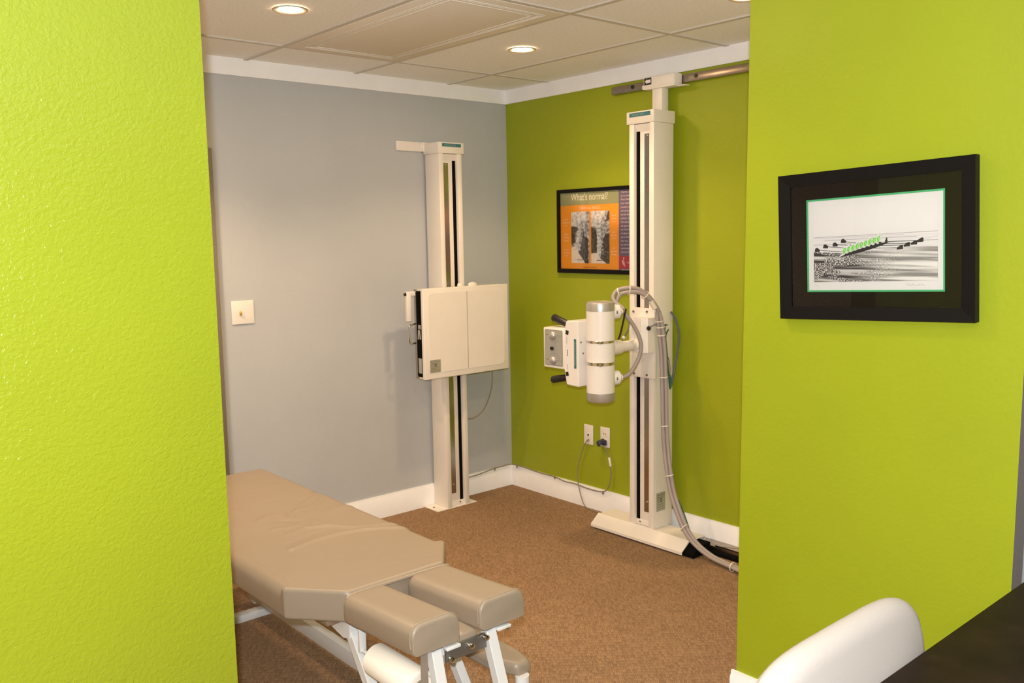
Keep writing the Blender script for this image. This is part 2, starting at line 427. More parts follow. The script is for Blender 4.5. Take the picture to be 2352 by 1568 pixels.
def downlight(x, y, label, k=1.0):
    t = thing('recessed_downlight', label, 'ceiling light', (x, y, CH), 0, 'recessed ceiling downlights')
    mb = MB(); mb.lathe((x, y, CH+0.002), (x, y, CH-1), [(0.049, 0), (0.064, 0.001), (0.067, 0.003), (0.064, 0.006), (0.052, 0.005), (0.047, 0.003)], 40)
    mb.build('trim_ring', M_ring, t)
    mb = MB(); mb.lathe((x, y, CH+0.001), (x, y, CH-1), [(0.0, 0.005), (0.025, 0.0048), (0.042, 0.003), (0.0475, 0)], 36)
    mb.build('lamp_lens', M_lens if k > 0.6 else M_lensdim, t)
    l = bpy.data.lights.new('downlight_bulb', 'SPOT'); l.energy = SPOT_W*k; l.color = WARM; l.shadow_soft_size = 0.045
    l.spot_size = math.radians(128); l.spot_blend = 0.45
    o = bpy.data.objects.new('downlight_bulb', l); COL.objects.link(o); o.parent = t; o.location = (0, 0, -0.012)
downlight(-1.955, -1.03, 'lit round downlight left of the moulded ceiling panel')
downlight(-0.755, -1.00, 'lit round downlight between the moulded panel and the green corner', 1.2)
downlight(-0.715, -2.20, 'downlight cut by the top edge near the picture wall', 0.42)
downlight(-2.72, -0.62, 'unseen fill downlight added behind the near left wall to brighten the ceiling', 2.8)  # added strong lamp, hidden from view, bounces fill onto the ceiling
for x, y in ((-1.955, -2.20), (-3.80, -3.46), (-5.03, -3.46), (-3.80, -5.2), (-1.955, -5.2)):  # unseen downlights, added to light the room
    downlight(x, y, 'unseen fill downlight added out of frame to light the room', 0.7 if y > -3 else 1.0)

# ------------------------------------------------------------------ stands with slotted columns
def column_parts(t, place, zb, H, mirrored, capa, capz, depth=0.132):
    """slotted column; place(a,d,z) -> world; a across the front seen from the room, d back from the front"""
    def bx(mb, a0, a1, d0, d1, z0, z1, bev=0.0015):
        p, q = place(a0, d0, z0), place(a1, d1, z1)
        return mb.box(min(p[0], q[0]), max(p[0], q[0]), min(p[1], q[1]), max(p[1], q[1]), z0, z1, bev, 2)
    W = 0.160
    def m(a0, a1): return (W-a1, W-a0) if mirrored else (a0, a1)
    mb = MB()
    bx(mb, 0, 0.031, 0, depth, zb, H, 0.003); bx(mb, W-0.031, W, 0, depth, zb, H, 0.003)
    a = m(0.031, 0.107); bx(mb, a[0], a[1], 0.022, 0.040, zb+0.012, H-0.040)
    bx(mb, 0.031, W-0.031, 0.060, depth, zb, H)
    bx(mb, 0.031, W-0.031, 0.020, 0.060, zb+0.002, zb+0.030)
    # slanted lip below the cap
    a = m(0.033, 0.127)
    P = [place(a[0], 0.004, H-0.003), place(a[1], 0.004, H-0.003), place(a[1], 0.024, H-0.040), place(a[0], 0.024, H-0.040)]
    q = Vector(place(0, 0.01, 0))-Vector(place(0, 0, 0))
    mb.prism(P, q)
    mb.build('column', M_cream, t)
    a = m(0.040, 0.078)
    bx(MB(), a[0], a[1], 0.0205, 0.0225, zb+0.077, H-0.050, 0).build('steel_strip', M_steel, t)
    a = m(0.108, 0.129)
    bx(MB(), a[0], a[1], 0.021, 0.034, zb+0.030, H-0.036, 0).build('belt', M_rubber, t)
    ac = sum(m(0.040, 0.078))/2
    for zz in (H-0.060, zb+0.13):
        p = Vector(place(ac, 0.0205, zz)); qn = (Vector(place(ac, 0.016, zz))-p)
        MB().cyl(p, p+qn, 0.005, 12, bev=0.001).build('screw', M_chrome, t)
    p = Vector(place(sum(m(0.100, 0.106))/2, 0.020, zb+0.018)); MB().cyl(p, p+(Vector(place(0, -0.004, 0))-Vector(place(0, 0, 0))), 0.005, 12).build('screw', M_chrome, t)
    cap = bx(MB(), capa[0], capa[1], -0.004, depth+0.008, capz[0], capz[1], 0.003).build('top_cap', M_cream, t)
    return bx, m, cap

# --- film stand on the gray wall
fs = thing('film_stand', 'cream wall stand with flat film holder panel against the gray wall', 'x-ray stand', (-0.545, -0.08, 0))
plL = lambda a, d, z: (-0.626+a, -0.150+d, z)
bx, m_, cap = column_parts(fs, plL, 0.004, 2.037, False, (-0.005, 0.174), (2.037, 2.099))
A = Art((-0.630, -0.1545, 2.037), (1, 0, 0), (0, 0, 1))
def name_plate(A, parent, u0, u1, v0, v1):
    mb = MB(); A.rect(mb, u0, u1, v0, v1, 0.0002, 0, 0.0008)
    h = v1-v0; u = u0+0.014
    for k in range(13):      # worn illegible italic lettering: short pale slanted strokes
        c = 0.004 if k % 3 else 0.006
        A.poly(mb, [(u, v0+h*0.28), (u+0.0016, v0+h*0.28), (u+0.0016+c*0.5, v0+h*0.72), (u+c*0.5, v0+h*0.72)], 0.0012, 1)
        if k % 2: A.rect(mb, u, u+c, v0+h*0.46, v0+h*0.55, 0.0012, 1)
        u += 0.0062 if k < 8 else 0.007
    return tag(mb.build('name_plate', [M_teal, M_tealtx], parent), 'teal name plate')
name_plate(A, cap, 0.025, 0.157, 0.037, 0.055)
mb = MB(); mb.box(-0.700, -0.410, -0.150, -0.020, 0, 0.005, 0.001)
mb.build('floor_plate', M_cream, fs)
for xx in (-0.672, -0.435): MB().cyl((xx, -0.075, 0.005), (xx, -0.075, 0.008), 0.006, 10).build('floor_bolt', M_dkbar, fs)
mb = MB(); mb.box(-0.812, -0.620, -0.013, -0.001, 2.054, 2.106, 0.002); mb.box(-0.640, -0.600, -0.022, -0.001, 2.054, 2.106, 0.002)
mb.build('wall_bracket', M_cream, fs)
X0, X1, Z0, Z1 = -0.839, -0.233, 0.798, 1.297
hold = MB().box(X0, X1, -0.260, -0.236, Z0, Z1, 0.005, 3).box(X0+0.02, X1-0.02, -0.176, -0.164, Z0+0.01, Z1-0.01, 0.003).box(-0.61, -0.48, -0.166, -0.149, 0.86, 1.24, 0.003).box(X0+0.01, X1, -0.238, -0.172, Z0+0.002, Z0+0.012).box(X1-0.012, X1, -0.238, -0.172, Z0+0.005, Z1-0.005).box(X0+0.01, X1, -0.238, -0.172, Z1-0.012, Z1-0.003).build('film_holder', M_cream, fs)
def rrect(x0, x1, z0, z1, r, n=6):
    P = []
    for cx, cz, a0 in ((x1-r, z1-r, 0), (x0+r, z1-r, 90), (x0+r, z0+r, 180), (x1-r, z0+r, 270)):
        for k in range(n+1):
            t = math.radians(a0+90*k/n); P.append((cx+r*math.cos(t), cz+r*math.sin(t)))
    return P
MB().prism([(x, -0.2616, z) for x, z in rrect(-0.806, -0.268, 0.832, 1.272, 0.028)], (0, 0.0020, 0)).build('front_panel', M_cream, hold)
box('panel_seam', M_panelline, hold, -0.5395, -0.5370, -0.2620, -0.2612, 0.834, 1.270, 0)
box('cassette_slot', M_rubber, hold, X0+0.005, X1-0.02, -0.2355, -0.1925, Z0+0.013, Z1-0.013, 0)
box('back_plate', M_steel, hold, X0-0.001, X1-0.012, -0.1925, -0.1750, Z0+0.006, Z1-0.004, 0.001)
MB().box(X0+0.001, X0+0.012, -0.226, -0.204, 1.075, 1.100, 0.003).build('tray_catch', M_silver, hold)
MB().bar((X0+0.002, -0.227, 1.020), (X0+0.002, -0.222, 1.072), 0.009, 0.010).build('tray_clip', M_chrome, hold)
MB().bar((X0+0.002, -0.207, 1.020), (X0+0.002, -0.213, 1.072), 0.009, 0.010).build('tray_clip', M_chrome, hold)
MB().box(X0+0.001, X0+0.010, -0.228, -0.200, 0.832, 0.915, 0.001).build('tray_stop', M_silver, hold)
A = Art((-0.806, -0.2620, 0.835), (1, 0, 0), (0, 0, 1))
def data_plate(A, parent, W, H):
    mb = MB(); A.rect(mb, 0, W, 0, H, 0.0001, 0, 0.0006)
    for k in range(7):
        v = H*(0.10+0.125*k)
        if k in (3, 4): A.rect(mb, W*0.42, W*0.62, v, v+H*0.09, 0.0008, 1)
        A.rect(mb, W*0.08, W*(0.34 if k in (3, 4) else 0.9-0.07*(k % 3)), v, v+H*0.022, 0.0008, 1)
    return tag(mb.build('data_plate', [M_tag, M_tagtx], parent), 'silver data plate with small print')
data_plate(A, hold, 0.073, 0.070)
mb = MB(); mb.sphere((-0.526, -0.186, 1.300), 0.016, 1.2, 0.8, 1); mb.build('top_knob', M_cream, hold)
mb = MB(); mb.sphere((-0.437, -0.186, 1.298), 0.018, 1.8, 0.8, 1); mb.build('top_knob', M_cream, hold)
mb = MB(); mb.box(-0.896, -0.815, -0.188, -0.172, 1.258, 1.284, 0.003); mb.box(-0.896, -0.866, -0.190, -0.170, 1.120, 1.284, 0.004)
lev = mb.build('lock_lever', M_plate, hold)
MB().tube([(-0.882, -0.19, 1.10), (-0.86, -0.19, 1.104), (-0.82, -0.186, 1.107)], 0.0042, 8, 3).tube([(-0.820, -0.186, 1.108), (-0.872, -0.186, 1.104), (-0.884, -0.186, 1.090), (-0.884, -0.186, 1.010), (-0.876, -0.186, 0.998), (-0.820, -0.186, 1.001)], 0.0045, 8, 3, smooth=False).build('tray_handle', M_chrome, hold)
MB().cyl((-0.905, -0.18, 1.268), (-0.894, -0.18, 1.268), 0.008, 12).build('lever_pin', M_black, hold)
MB().tube([(-0.300, -0.185, 0.806), (-0.302, -0.175, 0.68), (-0.335, -0.15, 0.565), (-0.395, -0.125, 0.508), (-0.455, -0.10, 0.505), (-0.470, -0.10, 0.51)], 0.0030, 8).build('signal_cord', M_cord, fs)

# --- rails the tube stand runs on
wr = thing('wall_rail', 'satin metal ceiling-height rail along the top of the green wall', 'rail', (-0.017, -1.76, 2.305))
MB().box(-0.032, -0.001, -2.620, -0.897, 2.307, 2.347, 0.003).build('rail_bar', M_bronze, wr)
for yy in (-1.045, -1.452, -1.86, -2.27):
    MB().cyl((-0.0325, yy, 2.330), (-0.0345, yy, 2.330), 0.010, 16).build('bolt_hole', M_black, wr)
A = Art((-0.0322, -1.125, 2.318), (0, -1, 0), (0, 0, 1))
mb = MB(); A.rect(mb, 0, 0.024, 0, 0.024, 0.0002); A.poly(mb, [(0.006, 0.012), (0.011, 0.018), (0.018, 0.018), (0.018, 0.007), (0.011, 0.007)], 0.0006, 1)
mb.build('arrow_sticker', [M_black, M_plate], wr)
fr = thing('floor_rail', 'low brown metal floor rail running out from under the tube stand', 'rail', (-0.06, -1.8, 0))
MB().box(-0.100, -0.018, -2.625, -0.97, 0.0, 0.034, 0.003).build('rail_bar', M_bronze, fr)
MB().box(-0.098, -0.085, -2.625, -1.64, 0.034, 0.042, 0.001).build('rail_lip', M_bronze, fr)
MB().box(-0.128, -0.1005, -2.625, -1.63, 0.0, 0.016, 0.001).build('rail_shade_strip', M_rubber, fr)  # black strip standing in for the shadow along the rail's foot

# --- x-ray tube stand on the green wall
TY = -1.280          # tube axis
TX = -0.530
ts = thing('xray_tube_stand', 'cream floor-to-rail column carrying the white x-ray tube in front of the green wall', 'x-ray stand', (-0.13, -1.25, 0.0))
plR = lambda a, d, z: (-0.200+d, -1.171-a, z)
bx, m_, cap = column_parts(ts, plR, 0.066, 2.114, True, (-0.014, 0.163), (2.114, 2.174), depth=0.150)
A = Art((-0.2045, -1.157, 2.114), (0, -1, 0), (0, 0, 1))
name_plate(A, cap, 0.020, 0.155, 0.034, 0.053)
A = Art((-0.176, -1.3312, 0.155), (1, 0, 0), (0, 0, 1)); data_plate(A, ts, 0.070, 0.098)
# bent sheet cover on the floor
pf = [(-0.262, 0.010), (-0.262, 0.024), (-0.203, 0.070), (-0.198, 0.070), (-0.196, 0.0655), (-0.075, 0.0655), (-0.075, 0.045), (-0.078, 0.045), (-0.078, 0.0625), (-0.199, 0.0625), (-0.259, 0.022), (-0.259, 0.010)]
MB().prism([(px, -0.948, z) for px, z in pf], (0, -0.615, 0)).build('floor_cover', M_cream, ts)
MB().prism([(-0.245, -0.96, 0.004), (-0.245, -0.96, 0.022), (-0.200, -0.96, 0.056), (-0.110, -0.96, 0.056), (-0.110, -0.96, 0.004)], (0, -0.66, 0)).build('dark_fill_block', M_rubber, ts)  # black block added under the cover to darken its hollow end
for yy in (-1.02, -1.45): MB().cyl((-0.215, yy, 0.0), (-0.215, yy, 0.05), 0.006, 10).build('cover_foot', M_dkbar, ts)
MB().box(-0.085, -0.035, -1.285, -1.222, 2.170, 2.305, 0.003).build('upright', M_cream, ts)
tr = MB().box(-0.100, -0.034, -1.372, -1.176, 2.296, 2.352, 0.008, 3).box(-0.100, -0.034, -1.372, -1.176, 2.290, 2.300, 0.001).box(-0.070, -0.036, -1.415, -1.372, 2.288, 2.292).box(-0.09, -0.04, -1.176, -1.160, 2.296, 2.315, 0.002).build('rail_trolley', M_cream, ts)
A = Art((-0.1004, -1.184, 2.312), (0, -1, 0), (0, 0, 1))
mb = MB(); A.rect(mb, 0, 0.046, 0, 0.034, 0.0002)
A.poly(mb, [(0.005, 0.017), (0.018, 0.029), (0.018, 0.025), (0.041, 0.025), (0.041, 0.009), (0.018, 0.009), (0.018, 0.005)], 0.0006, 1)
mb.build('arrow_sticker', [M_black, M_tubewhite], tr)
# carriage: plate, gearbox, screws, arm
car = MB().box(-0.214, -0.192, -1.348, -1.198, 0.852, 1.205, 0.002).box(-0.226, -0.212, -1.344, -1.205, 1.10, 1.13, 0.003).build('carriage_plate', M_cream, ts)
MB().prism([(-0.212, -1.250, 0.990), (-0.290, -1.250, 0.990), (-0.290, -1.328, 0.990), (-0.268, -1.352, 0.990), (-0.212, -1.352, 0.990)], (0, 0, 0.172)).build('gear_box', M_cream, car)
for yy, zz in ((-1.212, 1.185), (-1.300, 1.188), (-1.215, 0.868), (-1.300, 0.868)): MB().cyl((-0.213, yy, zz), (-0.218, yy, zz), 0.006, 12, bev=0.001).build('screw', M_dkbar, car)
MB().cyl((-0.266, -1.3525, 1.113), (-0.270, -1.362, 1.113), 0.011, 14, bev=0.002).build('cable_gland', M_black, car)
MB().lathe((-0.290, -1.288, 1.028), (-0.60, -1.283, 1.028), [(0.030, 0), (0.030, 0.010), (0.026, 0.014), (0.026, 0.105), (0.033, 0.110), (0.035, 0.118), (0.035, 0.180)], 28).build('support_arm', M_cream, ts)
# tube housing
tb = MB().lathe((TX, TY, 0.820), (TX, TY, 2), [(0, 0), (0.068, 0), (0.068, 0.395), (0, 0.395)], 48).build('tube_housing', M_tubewhite, ts)
MB().lathe((TX, TY, 1.214), (TX, TY, 2), [(0.0685, 0), (0.0685, 0.033), (0.066, 0.040), (0.060, 0.043), (0.058, 0.0415), (0.0, 0.0415)], 48).build('end_cap', M_silver, tb)
MB().lathe((TX, TY, 0.821), (TX, TY, 0), [(0.0685, 0), (0.0685, 0.030), (0.064, 0.042), (0.055, 0.047), (0, 0.048)], 48).build('end_cap', M_silver, tb)
for zz, lip in ((1.062, 0), (0.955, 1)):
    b = MB().lathe((TX, TY, zz), (TX, TY, 2), [(0.0683, 0), (0.0695, 0.001), (0.0695, 0.011), (0.0683, 0.012)], 48)
    if lip: b.lathe((TX, TY, zz+0.012), (TX, TY, 2), [(0.0683, 0), (0.0735, 0.0005), (0.0735, 0.004), (0.0683, 0.005)], 48)
    d = Vector((CAM.x-TX, CAM.y-TY, 0)).normalized()*0.070
    b.box(TX+d.x-0.006, TX+d.x+0.006, TY+d.y-0.006, TY+d.y+0.006, zz, zz+0.012, 0.001)
    b.build('clamp_band', M_chrome, tb)
ends = []
for zz in (1.205, 0.885):
    a = Vector((TX+0.045, TY-0.012, zz)); dr = Vector((0.86, -0.42, 0.0)).normalized()
    s_ = MB().lathe(a, a+dr, [(0.034, 0), (0.036, 0.028), (0.034, 0.050), (0.026, 0.056), (0.016, 0.058), (0.016, 0.066), (0.013, 0.070), (0.0, 0.070)], 28).build('cable_socket', M_tubewhite, tb)
    q = a+dr*0.066; MB().cyl(q, q+dr*0.008, 0.0155, 20).build('socket_clamp', M_chrome, tb)
    h_ = a+dr*0.030+Vector((dr.y, -dr.x, 0)).normalized()*0.0355; MB().sphere(h_, 0.006, 0.7, 0.7, 1.4, 10).build('set_screw', M_dkbar, tb)
    ends.append(a+dr*0.070)
# collimator: filter housing and beam box
cz0, cz1 = 0.848, 1.162
CX0, CX1 = -0.606, -0.440
prof = [(-1.202, cz0-0.004), (-1.202, cz1+0.002), (-1.122, cz1), (-1.110, cz1-0.04), (-1.106, cz0+0.075), (-1.122, cz0)]
co = bmesh.new(); vs = [co.verts.new((CX0, y, z)) for y, z in prof]; f = co.faces.new(vs)
ex = bmesh.ops.extrude_face_region(co, geom=[f]); bmesh.ops.translate(co, vec=(CX1-CX0, 0, 0), verts=[v for v in ex['geom'] if isinstance(v, bmesh.types.BMVert)])
bmesh.ops.bevel(co, geom=list(co.edges), offset=0.004, segments=3, affect='EDGES')
cl = MB().addbm(co).build('collimator_housing', M_tubewhite, ts)
A = Art((CX0-0.0002, -1.100, 0.850), (0, -1, 0), (0, 0, 1))        # u = -1.100 - y, v = z - 0.850
mb = MB(); A.rect(mb, 0.077, 0.092, 0.083, 0.226, 0.0002, 0, 0.0006)
for k in range(11): A.poly(mb, [(0.081, 0.100+k*0.0105), (0.087, 0.101+k*0.0105), (0.087, 0.104+k*0.0105), (0.081, 0.106+k*0.0105)], 0.001, 1)
tag(mb.build('name_plate', [M_teal, M_tealtx], cl), 'teal name plate')
for v, uu in ((0.255, 0.031), (0.052, 0.029)):
    c = math.radians(-14 if v > 0.1 else 10)
    P = [(-0.009, -0.010), (0.009, -0.010), (0.009, 0.010), (-0.009, 0.010)]
    A.poly(MB(), [(uu+a*math.cos(c)-b*math.sin(c), v+a*math.sin(c)+b*math.cos(c)) for a, b in P], 0.0002, 0, 0.002).build('marker_pad', M_black, cl)
mb = MB()
for k in range(3): A.rect(mb, 0.028, 0.034, 0.140+k*0.011, 0.148+k*0.011, 0.0003)
mb.build('scale_print', M_panelline, cl)
for v0, v1 in ((0.200, 0.232), (0.072, 0.100)): A.rect(MB(), 0.027, 0.029, v0, v1, 0.0003).build('pad_caption', M_panelline, cl)
for xx, zz in ((-0.585, 1.06), (-0.570, 1.005)): MB().cyl((xx, -1.2019, zz), (xx, -1.2045, zz), 0.0045, 10).build('screw', M_dkbar, cl)
bb = MB().box(CX0, -0.455, -1.112, -0.962, 0.921, 1.121, 0.004, 2).build('beam_box', M_tubewhite, cl)
A = Art((CX0-0.0004, -0.962, 0.921), (0, -1, 0), (0, 0, 1))
mb = MB(); A.poly(mb, rrect(0.010, 0.136, 0.012, 0.190, 0.008, 4), 0.0002, 1, 0.0006); A.poly(mb, rrect(0.0125, 0.1335, 0.0145, 0.1875, 0.007, 4), 0.0006, 0, 0.0008)
for cv in (0.163, 0.040):
    A.rect(mb, 0.022, 0.036, cv-0.001, cv+0.003, 0.0015, 1)
    sgn = -1 if cv > 0.1 else 1
    for k in range(9):
        t = math.radians(20+k*17)*sgn; c_, s_2 = math.cos(t), math.sin(t)
        A.line(mb, (0.078+c_*0.028, cv+s_2*0.028), (0.078+c_*0.040, cv+s_2*0.040), 0.0012, 0.0015, 1)
    A.line(mb, (0.098, cv), (0.128, cv), 0.0012, 0.0015, 1)
mb.build('control_panel', [M_graypanel, M_panelline], bb)
for cv in (0.163, 0.040):
    c = A.p(0.072, cv, 0.001); n = A.N
    MB().lathe(c, c+n, [(0.019, 0), (0.020, 0.004), (0.0195, 0.008), (0.017, 0.013), (0.012, 0.017), (0.006, 0.0185), (0.0, 0.019)], 24).build('knob', M_silver, bb)
c = A.p(0.066, 0.100, 0.001); MB().box(c.x-0.012, c.x, c.y-0.008, c.y+0.008, c.z-0.010, c.z+0.006, 0.003).build('light_button', M_black, bb)
MB().cyl((-0.545, -1.105, 1.128), (-0.560, -0.985, 1.168), 0.0165, 20, 0.019, 0.006).build('grip_handle', M_black, cl)
MB().cyl((-0.545, -1.105, 0.878), (-0.560, -0.975, 0.850), 0.0165, 20, 0.019, 0.006).build('grip_handle', M_black, cl)
# high voltage cables
dn = [(-0.215, -1.395, 1.16), (-0.195, -1.402, 1.00), (-0.190, -1.408, 0.80), (-0.195, -1.420, 0.57), (-0.20, -1.450, 0.38), (-0.20, -1.487, 0.25), (-0.205, -1.575, 0.105), (-0.207, -1.695, 0.034), (-0.232, -1.86, 0.022), (-0.25, -2.05, 0.014), (-0.28, -2.55, 0.013)]
lp = [(-0.430, -1.288, 1.244), (-0.424, -1.272, 1.270), (-0.402, -1.280, 1.298), (-0.372, -1.320, 1.310), (-0.326, -1.350, 1.302), (-0.278, -1.374, 1.264), (-0.246, -1.384, 1.220)]
def shift(P, d, s=0): return [(x+d[0], y+d[1], z+d[2]) for x, y, z in P]
pa = [tuple(ends[0]), (ends[0].x+0.006, ends[0].y+0.004, ends[0].z+0.016)]+shift(lp, (0, 0.006, 0.006))+shift(dn, (-0.002, 0.003, 0.002))
cb1 = MB().tube(pa, 0.0100, 12, 6).build('high_voltage_cable', M_cable, ts)
e1 = ends[1]
pb = [tuple(e1), (e1.x+0.030, e1.y-0.016, e1.z+0.014), (-0.345, -1.350, 0.955), (-0.330, -1.362, 1.035), (-0.355, -1.346, 1.12), (-0.400, -1.312, 1.20)]+shift([(-0.418, -1.272, 1.252)]+lp[2:], (0.006, -0.006, -0.014))+shift(dn, (-0.016, 0.016, 0.002))
cb2 = MB().tube(pb, 0.0100, 12, 6).build('high_voltage_cable', M_cable, ts)
# cable ties around the pair
for i in (2, 4, 7, 9):
    pass
tie_pts = [((-0.400, -1.280, 1.294), (-0.372, -1.318, 1.306)), ((-0.370, -1.319, 1.304), (-0.326, -1.348, 1.298)), ((-0.300, -1.362, 1.278), (-0.262, -1.378, 1.240)),
           ((-0.213, -1.397, 1.145), (-0.195, -1.403, 1.00)), ((-0.208, -1.398, 1.115), (-0.195, -1.403, 1.00)), ((-0.203, -1.400, 1.075), (-0.195, -1.403, 0.98)),
           ((-0.192, -1.406, 0.865), (-0.190, -1.409, 0.8)), ((-0.194, -1.417, 0.62), (-0.2, -1.45, 0.38)), ((-0.2, -1.452, 0.375), (-0.2, -1.487, 0.25)), ((-0.203, -1.55, 0.13), (-0.210, -1.68, 0.040)), ((-0.232, -1.855, 0.022), (-0.25, -2.05, 0.015))]
for a, b in tie_pts:
    a = Vector(a); d = (Vector(b)-a).normalized()
    if a.z < 1.2: a += Vector((-0.009, 0.0095, 0.002))
    MB().lathe(a-d*0.003, a+d, [(0.0205, 0), (0.0225, 0), (0.0225, 0.005), (0.0205, 0.005)], 20).build('cable_tie', M_tie, ts)
MB().tube([(-0.268, -1.357, 1.113), (-0.25, -1.372, 1.128), (-0.225, -1.385, 1.132)], 0.004, 8).build('lead_wire', M_graywire, ts)
# sleeve on the inner cable near the top of the loop
MB().cyl((-0.276, -1.378, 1.250), (-0.256, -1.386, 1.212), 0.0125, 16).build('cable_sleeve', M_tie, ts)
# thin wires hanging beside the column
gy_ = -1.352
MB().tube([(-0.175, -1.395, 1.125), (-0.150, gy_-0.01, 1.118), (-0.138, gy_, 1.085), (-0.134, gy_, 1.02), (-0.125, gy_, 0.95), (-0.108, gy_, 0.87), (-0.100, gy_, 0.815), (-0.094, gy_, 0.790), (-0.088, gy_, 0.815), (-0.096, gy_, 0.86)], 0.0042, 8).build('green_wire', M_greenwire, ts)
MB().tube([(-0.150, -1.385, 1.10), (-0.136, gy_-0.004, 1.06), (-0.128, gy_-0.006, 0.98), (-0.118, gy_-0.006, 0.90), (-0.106, gy_-0.006, 0.83), (-0.098, gy_-0.006, 0.795)], 0.0036, 8).build('green_wire', M_greenwire, ts)
MB().tube([(-0.126, gy_, 0.97), (-0.108, gy_, 0.945), (-0.096, gy_, 0.90), (-0.098, gy_, 0.85), (-0.104, gy_, 0.82)], 0.0022, 8).build('copper_wire', mat('copper wire', (0.35, 0.15, 0.09, 1), 0.4), ts)
MB().tube([(-0.09, gy_, 0.800), (-0.075, gy_, 0.845), (-0.060, gy_-0.004, 0.91), (-0.046, gy_-0.010, 0.99), (-0.042, gy_-0.012, 1.06), (-0.050, gy_-0.006, 1.12), (-0.066, gy_+0.002, 1.16), (-0.080, gy_+0.009, 1.18)], 0.0062, 8).build('wire_bundle', M_graywire, ts)
MB().tube([(-0.150, -1.383, 0.56), (-0.160, -1.402, 0.47), (-0.175, -1.425, 0.38)], 0.003, 8).build('green_wire', M_greenwire, ts)
MB().tube([(-0.172, -1.47, 0.25), (-0.168, -1.50, 0.19), (-0.180, -1.545, 0.12)], 0.003, 8).build('green_wire', M_greenwire, ts)
MB().tube([(-0.395, -1.322, 1.215), (-0.420, -1.325, 1.15), (-0.448, -1.330, 1.09), (-0.456, -1.325, 1.072)], 0.0045, 8).build('control_wire', M_black, ts)
MB().tube([(-0.300, -1.262, 1.14), (-0.345, -1.290, 1.105), (-0.385, -1.300, 1.075), (-0.398, -1.298, 1.062)], 0.0035, 8).build('control_wire', M_graywire, ts)
MB().sphere((-0.390, -1.302, 1.074), 0.009).build('wire_clip', M_tie, ts)

# ------------------------------------------------------------------ adjusting table
tbx = -2.185
bt = thing('chiropractic_table', 'taupe vinyl padded adjusting table with split headrest on pale gray legs', 'treatment table', (tbx, -1.35, 0))
XL, XR, YF, YH = -2.485, -1.885, -0.455, -1.985
def halfw(y):      # left / right outline of the main cushion
    if y > -1.83: return XL, XR
    t = min(1.0, (-1.83-y)/0.150)
    return XL+(0.125)*t, XR-(0.115)*t
RIDGES = [([(-2.311, -1.544), (-2.199, -1.515), (-2.11, -1.513), (-2.03, -1.531), (-1.96, -1.575), (-1.90, -1.625)], 0.0075, 0.013),
          ([(-2.165, -1.378), (-2.095, -1.401), (-2.036, -1.492), (-1.951, -1.535), (-1.90, -1.565)], 0.0065, 0.012),
          ([(-1.892, -0.958), (-2.036, -1.069), (-2.114, -1.148), (-2.135, -1.201)], -0.0050, 0.013),
          ([(-1.904, -1.061), (-2.023, -1.160), (-2.106, -1.165)], 0.0035, 0.013), ([(-2.253, -1.181), (-2.202, -1.148), (-2.163, -1.174)], 0.0040, 0.013),
          ([(-2.254, -1.400), (-2.187, -1.379), (-2.109, -1.297)], 0.0040, 0.013), ([(-2.043, -1.265), (-1.963, -1.244), (-1.899, -1.255)], 0.0035, 0.012),
          ([(-2.26, -1.31), (-2.19, -1.33), (-2.15, -1.30), (-2.10, -1.345)], 0.0040, 0.012), ([(-2.20, -1.23), (-2.15, -1.27), (-2.12, -1.33)], -0.0040, 0.014), ([(-2.28, -1.47), (-2.20, -1.455), (-2.12, -1.44)], -0.0045, 0.018)]
def seg_d(px, py, a, b):
    ax, ay = a; bx_, by = b; dx, dy = bx_-ax, by-ay; t = max(0, min(1, ((px-ax)*dx+(py-ay)*dy)/(dx*dx+dy*dy)))
    return math.hypot(px-ax-dx*t, py-ay-dy*t)
def wrinkle(px, py):
    z = 0
    for pts, h, s in RIDGES:
        d = min(seg_d(px, py, a, b) for a, b in zip(pts[:-1], pts[1:]))
        if d < 3*s: z += h*math.exp(-(d/s)**2)
    return z
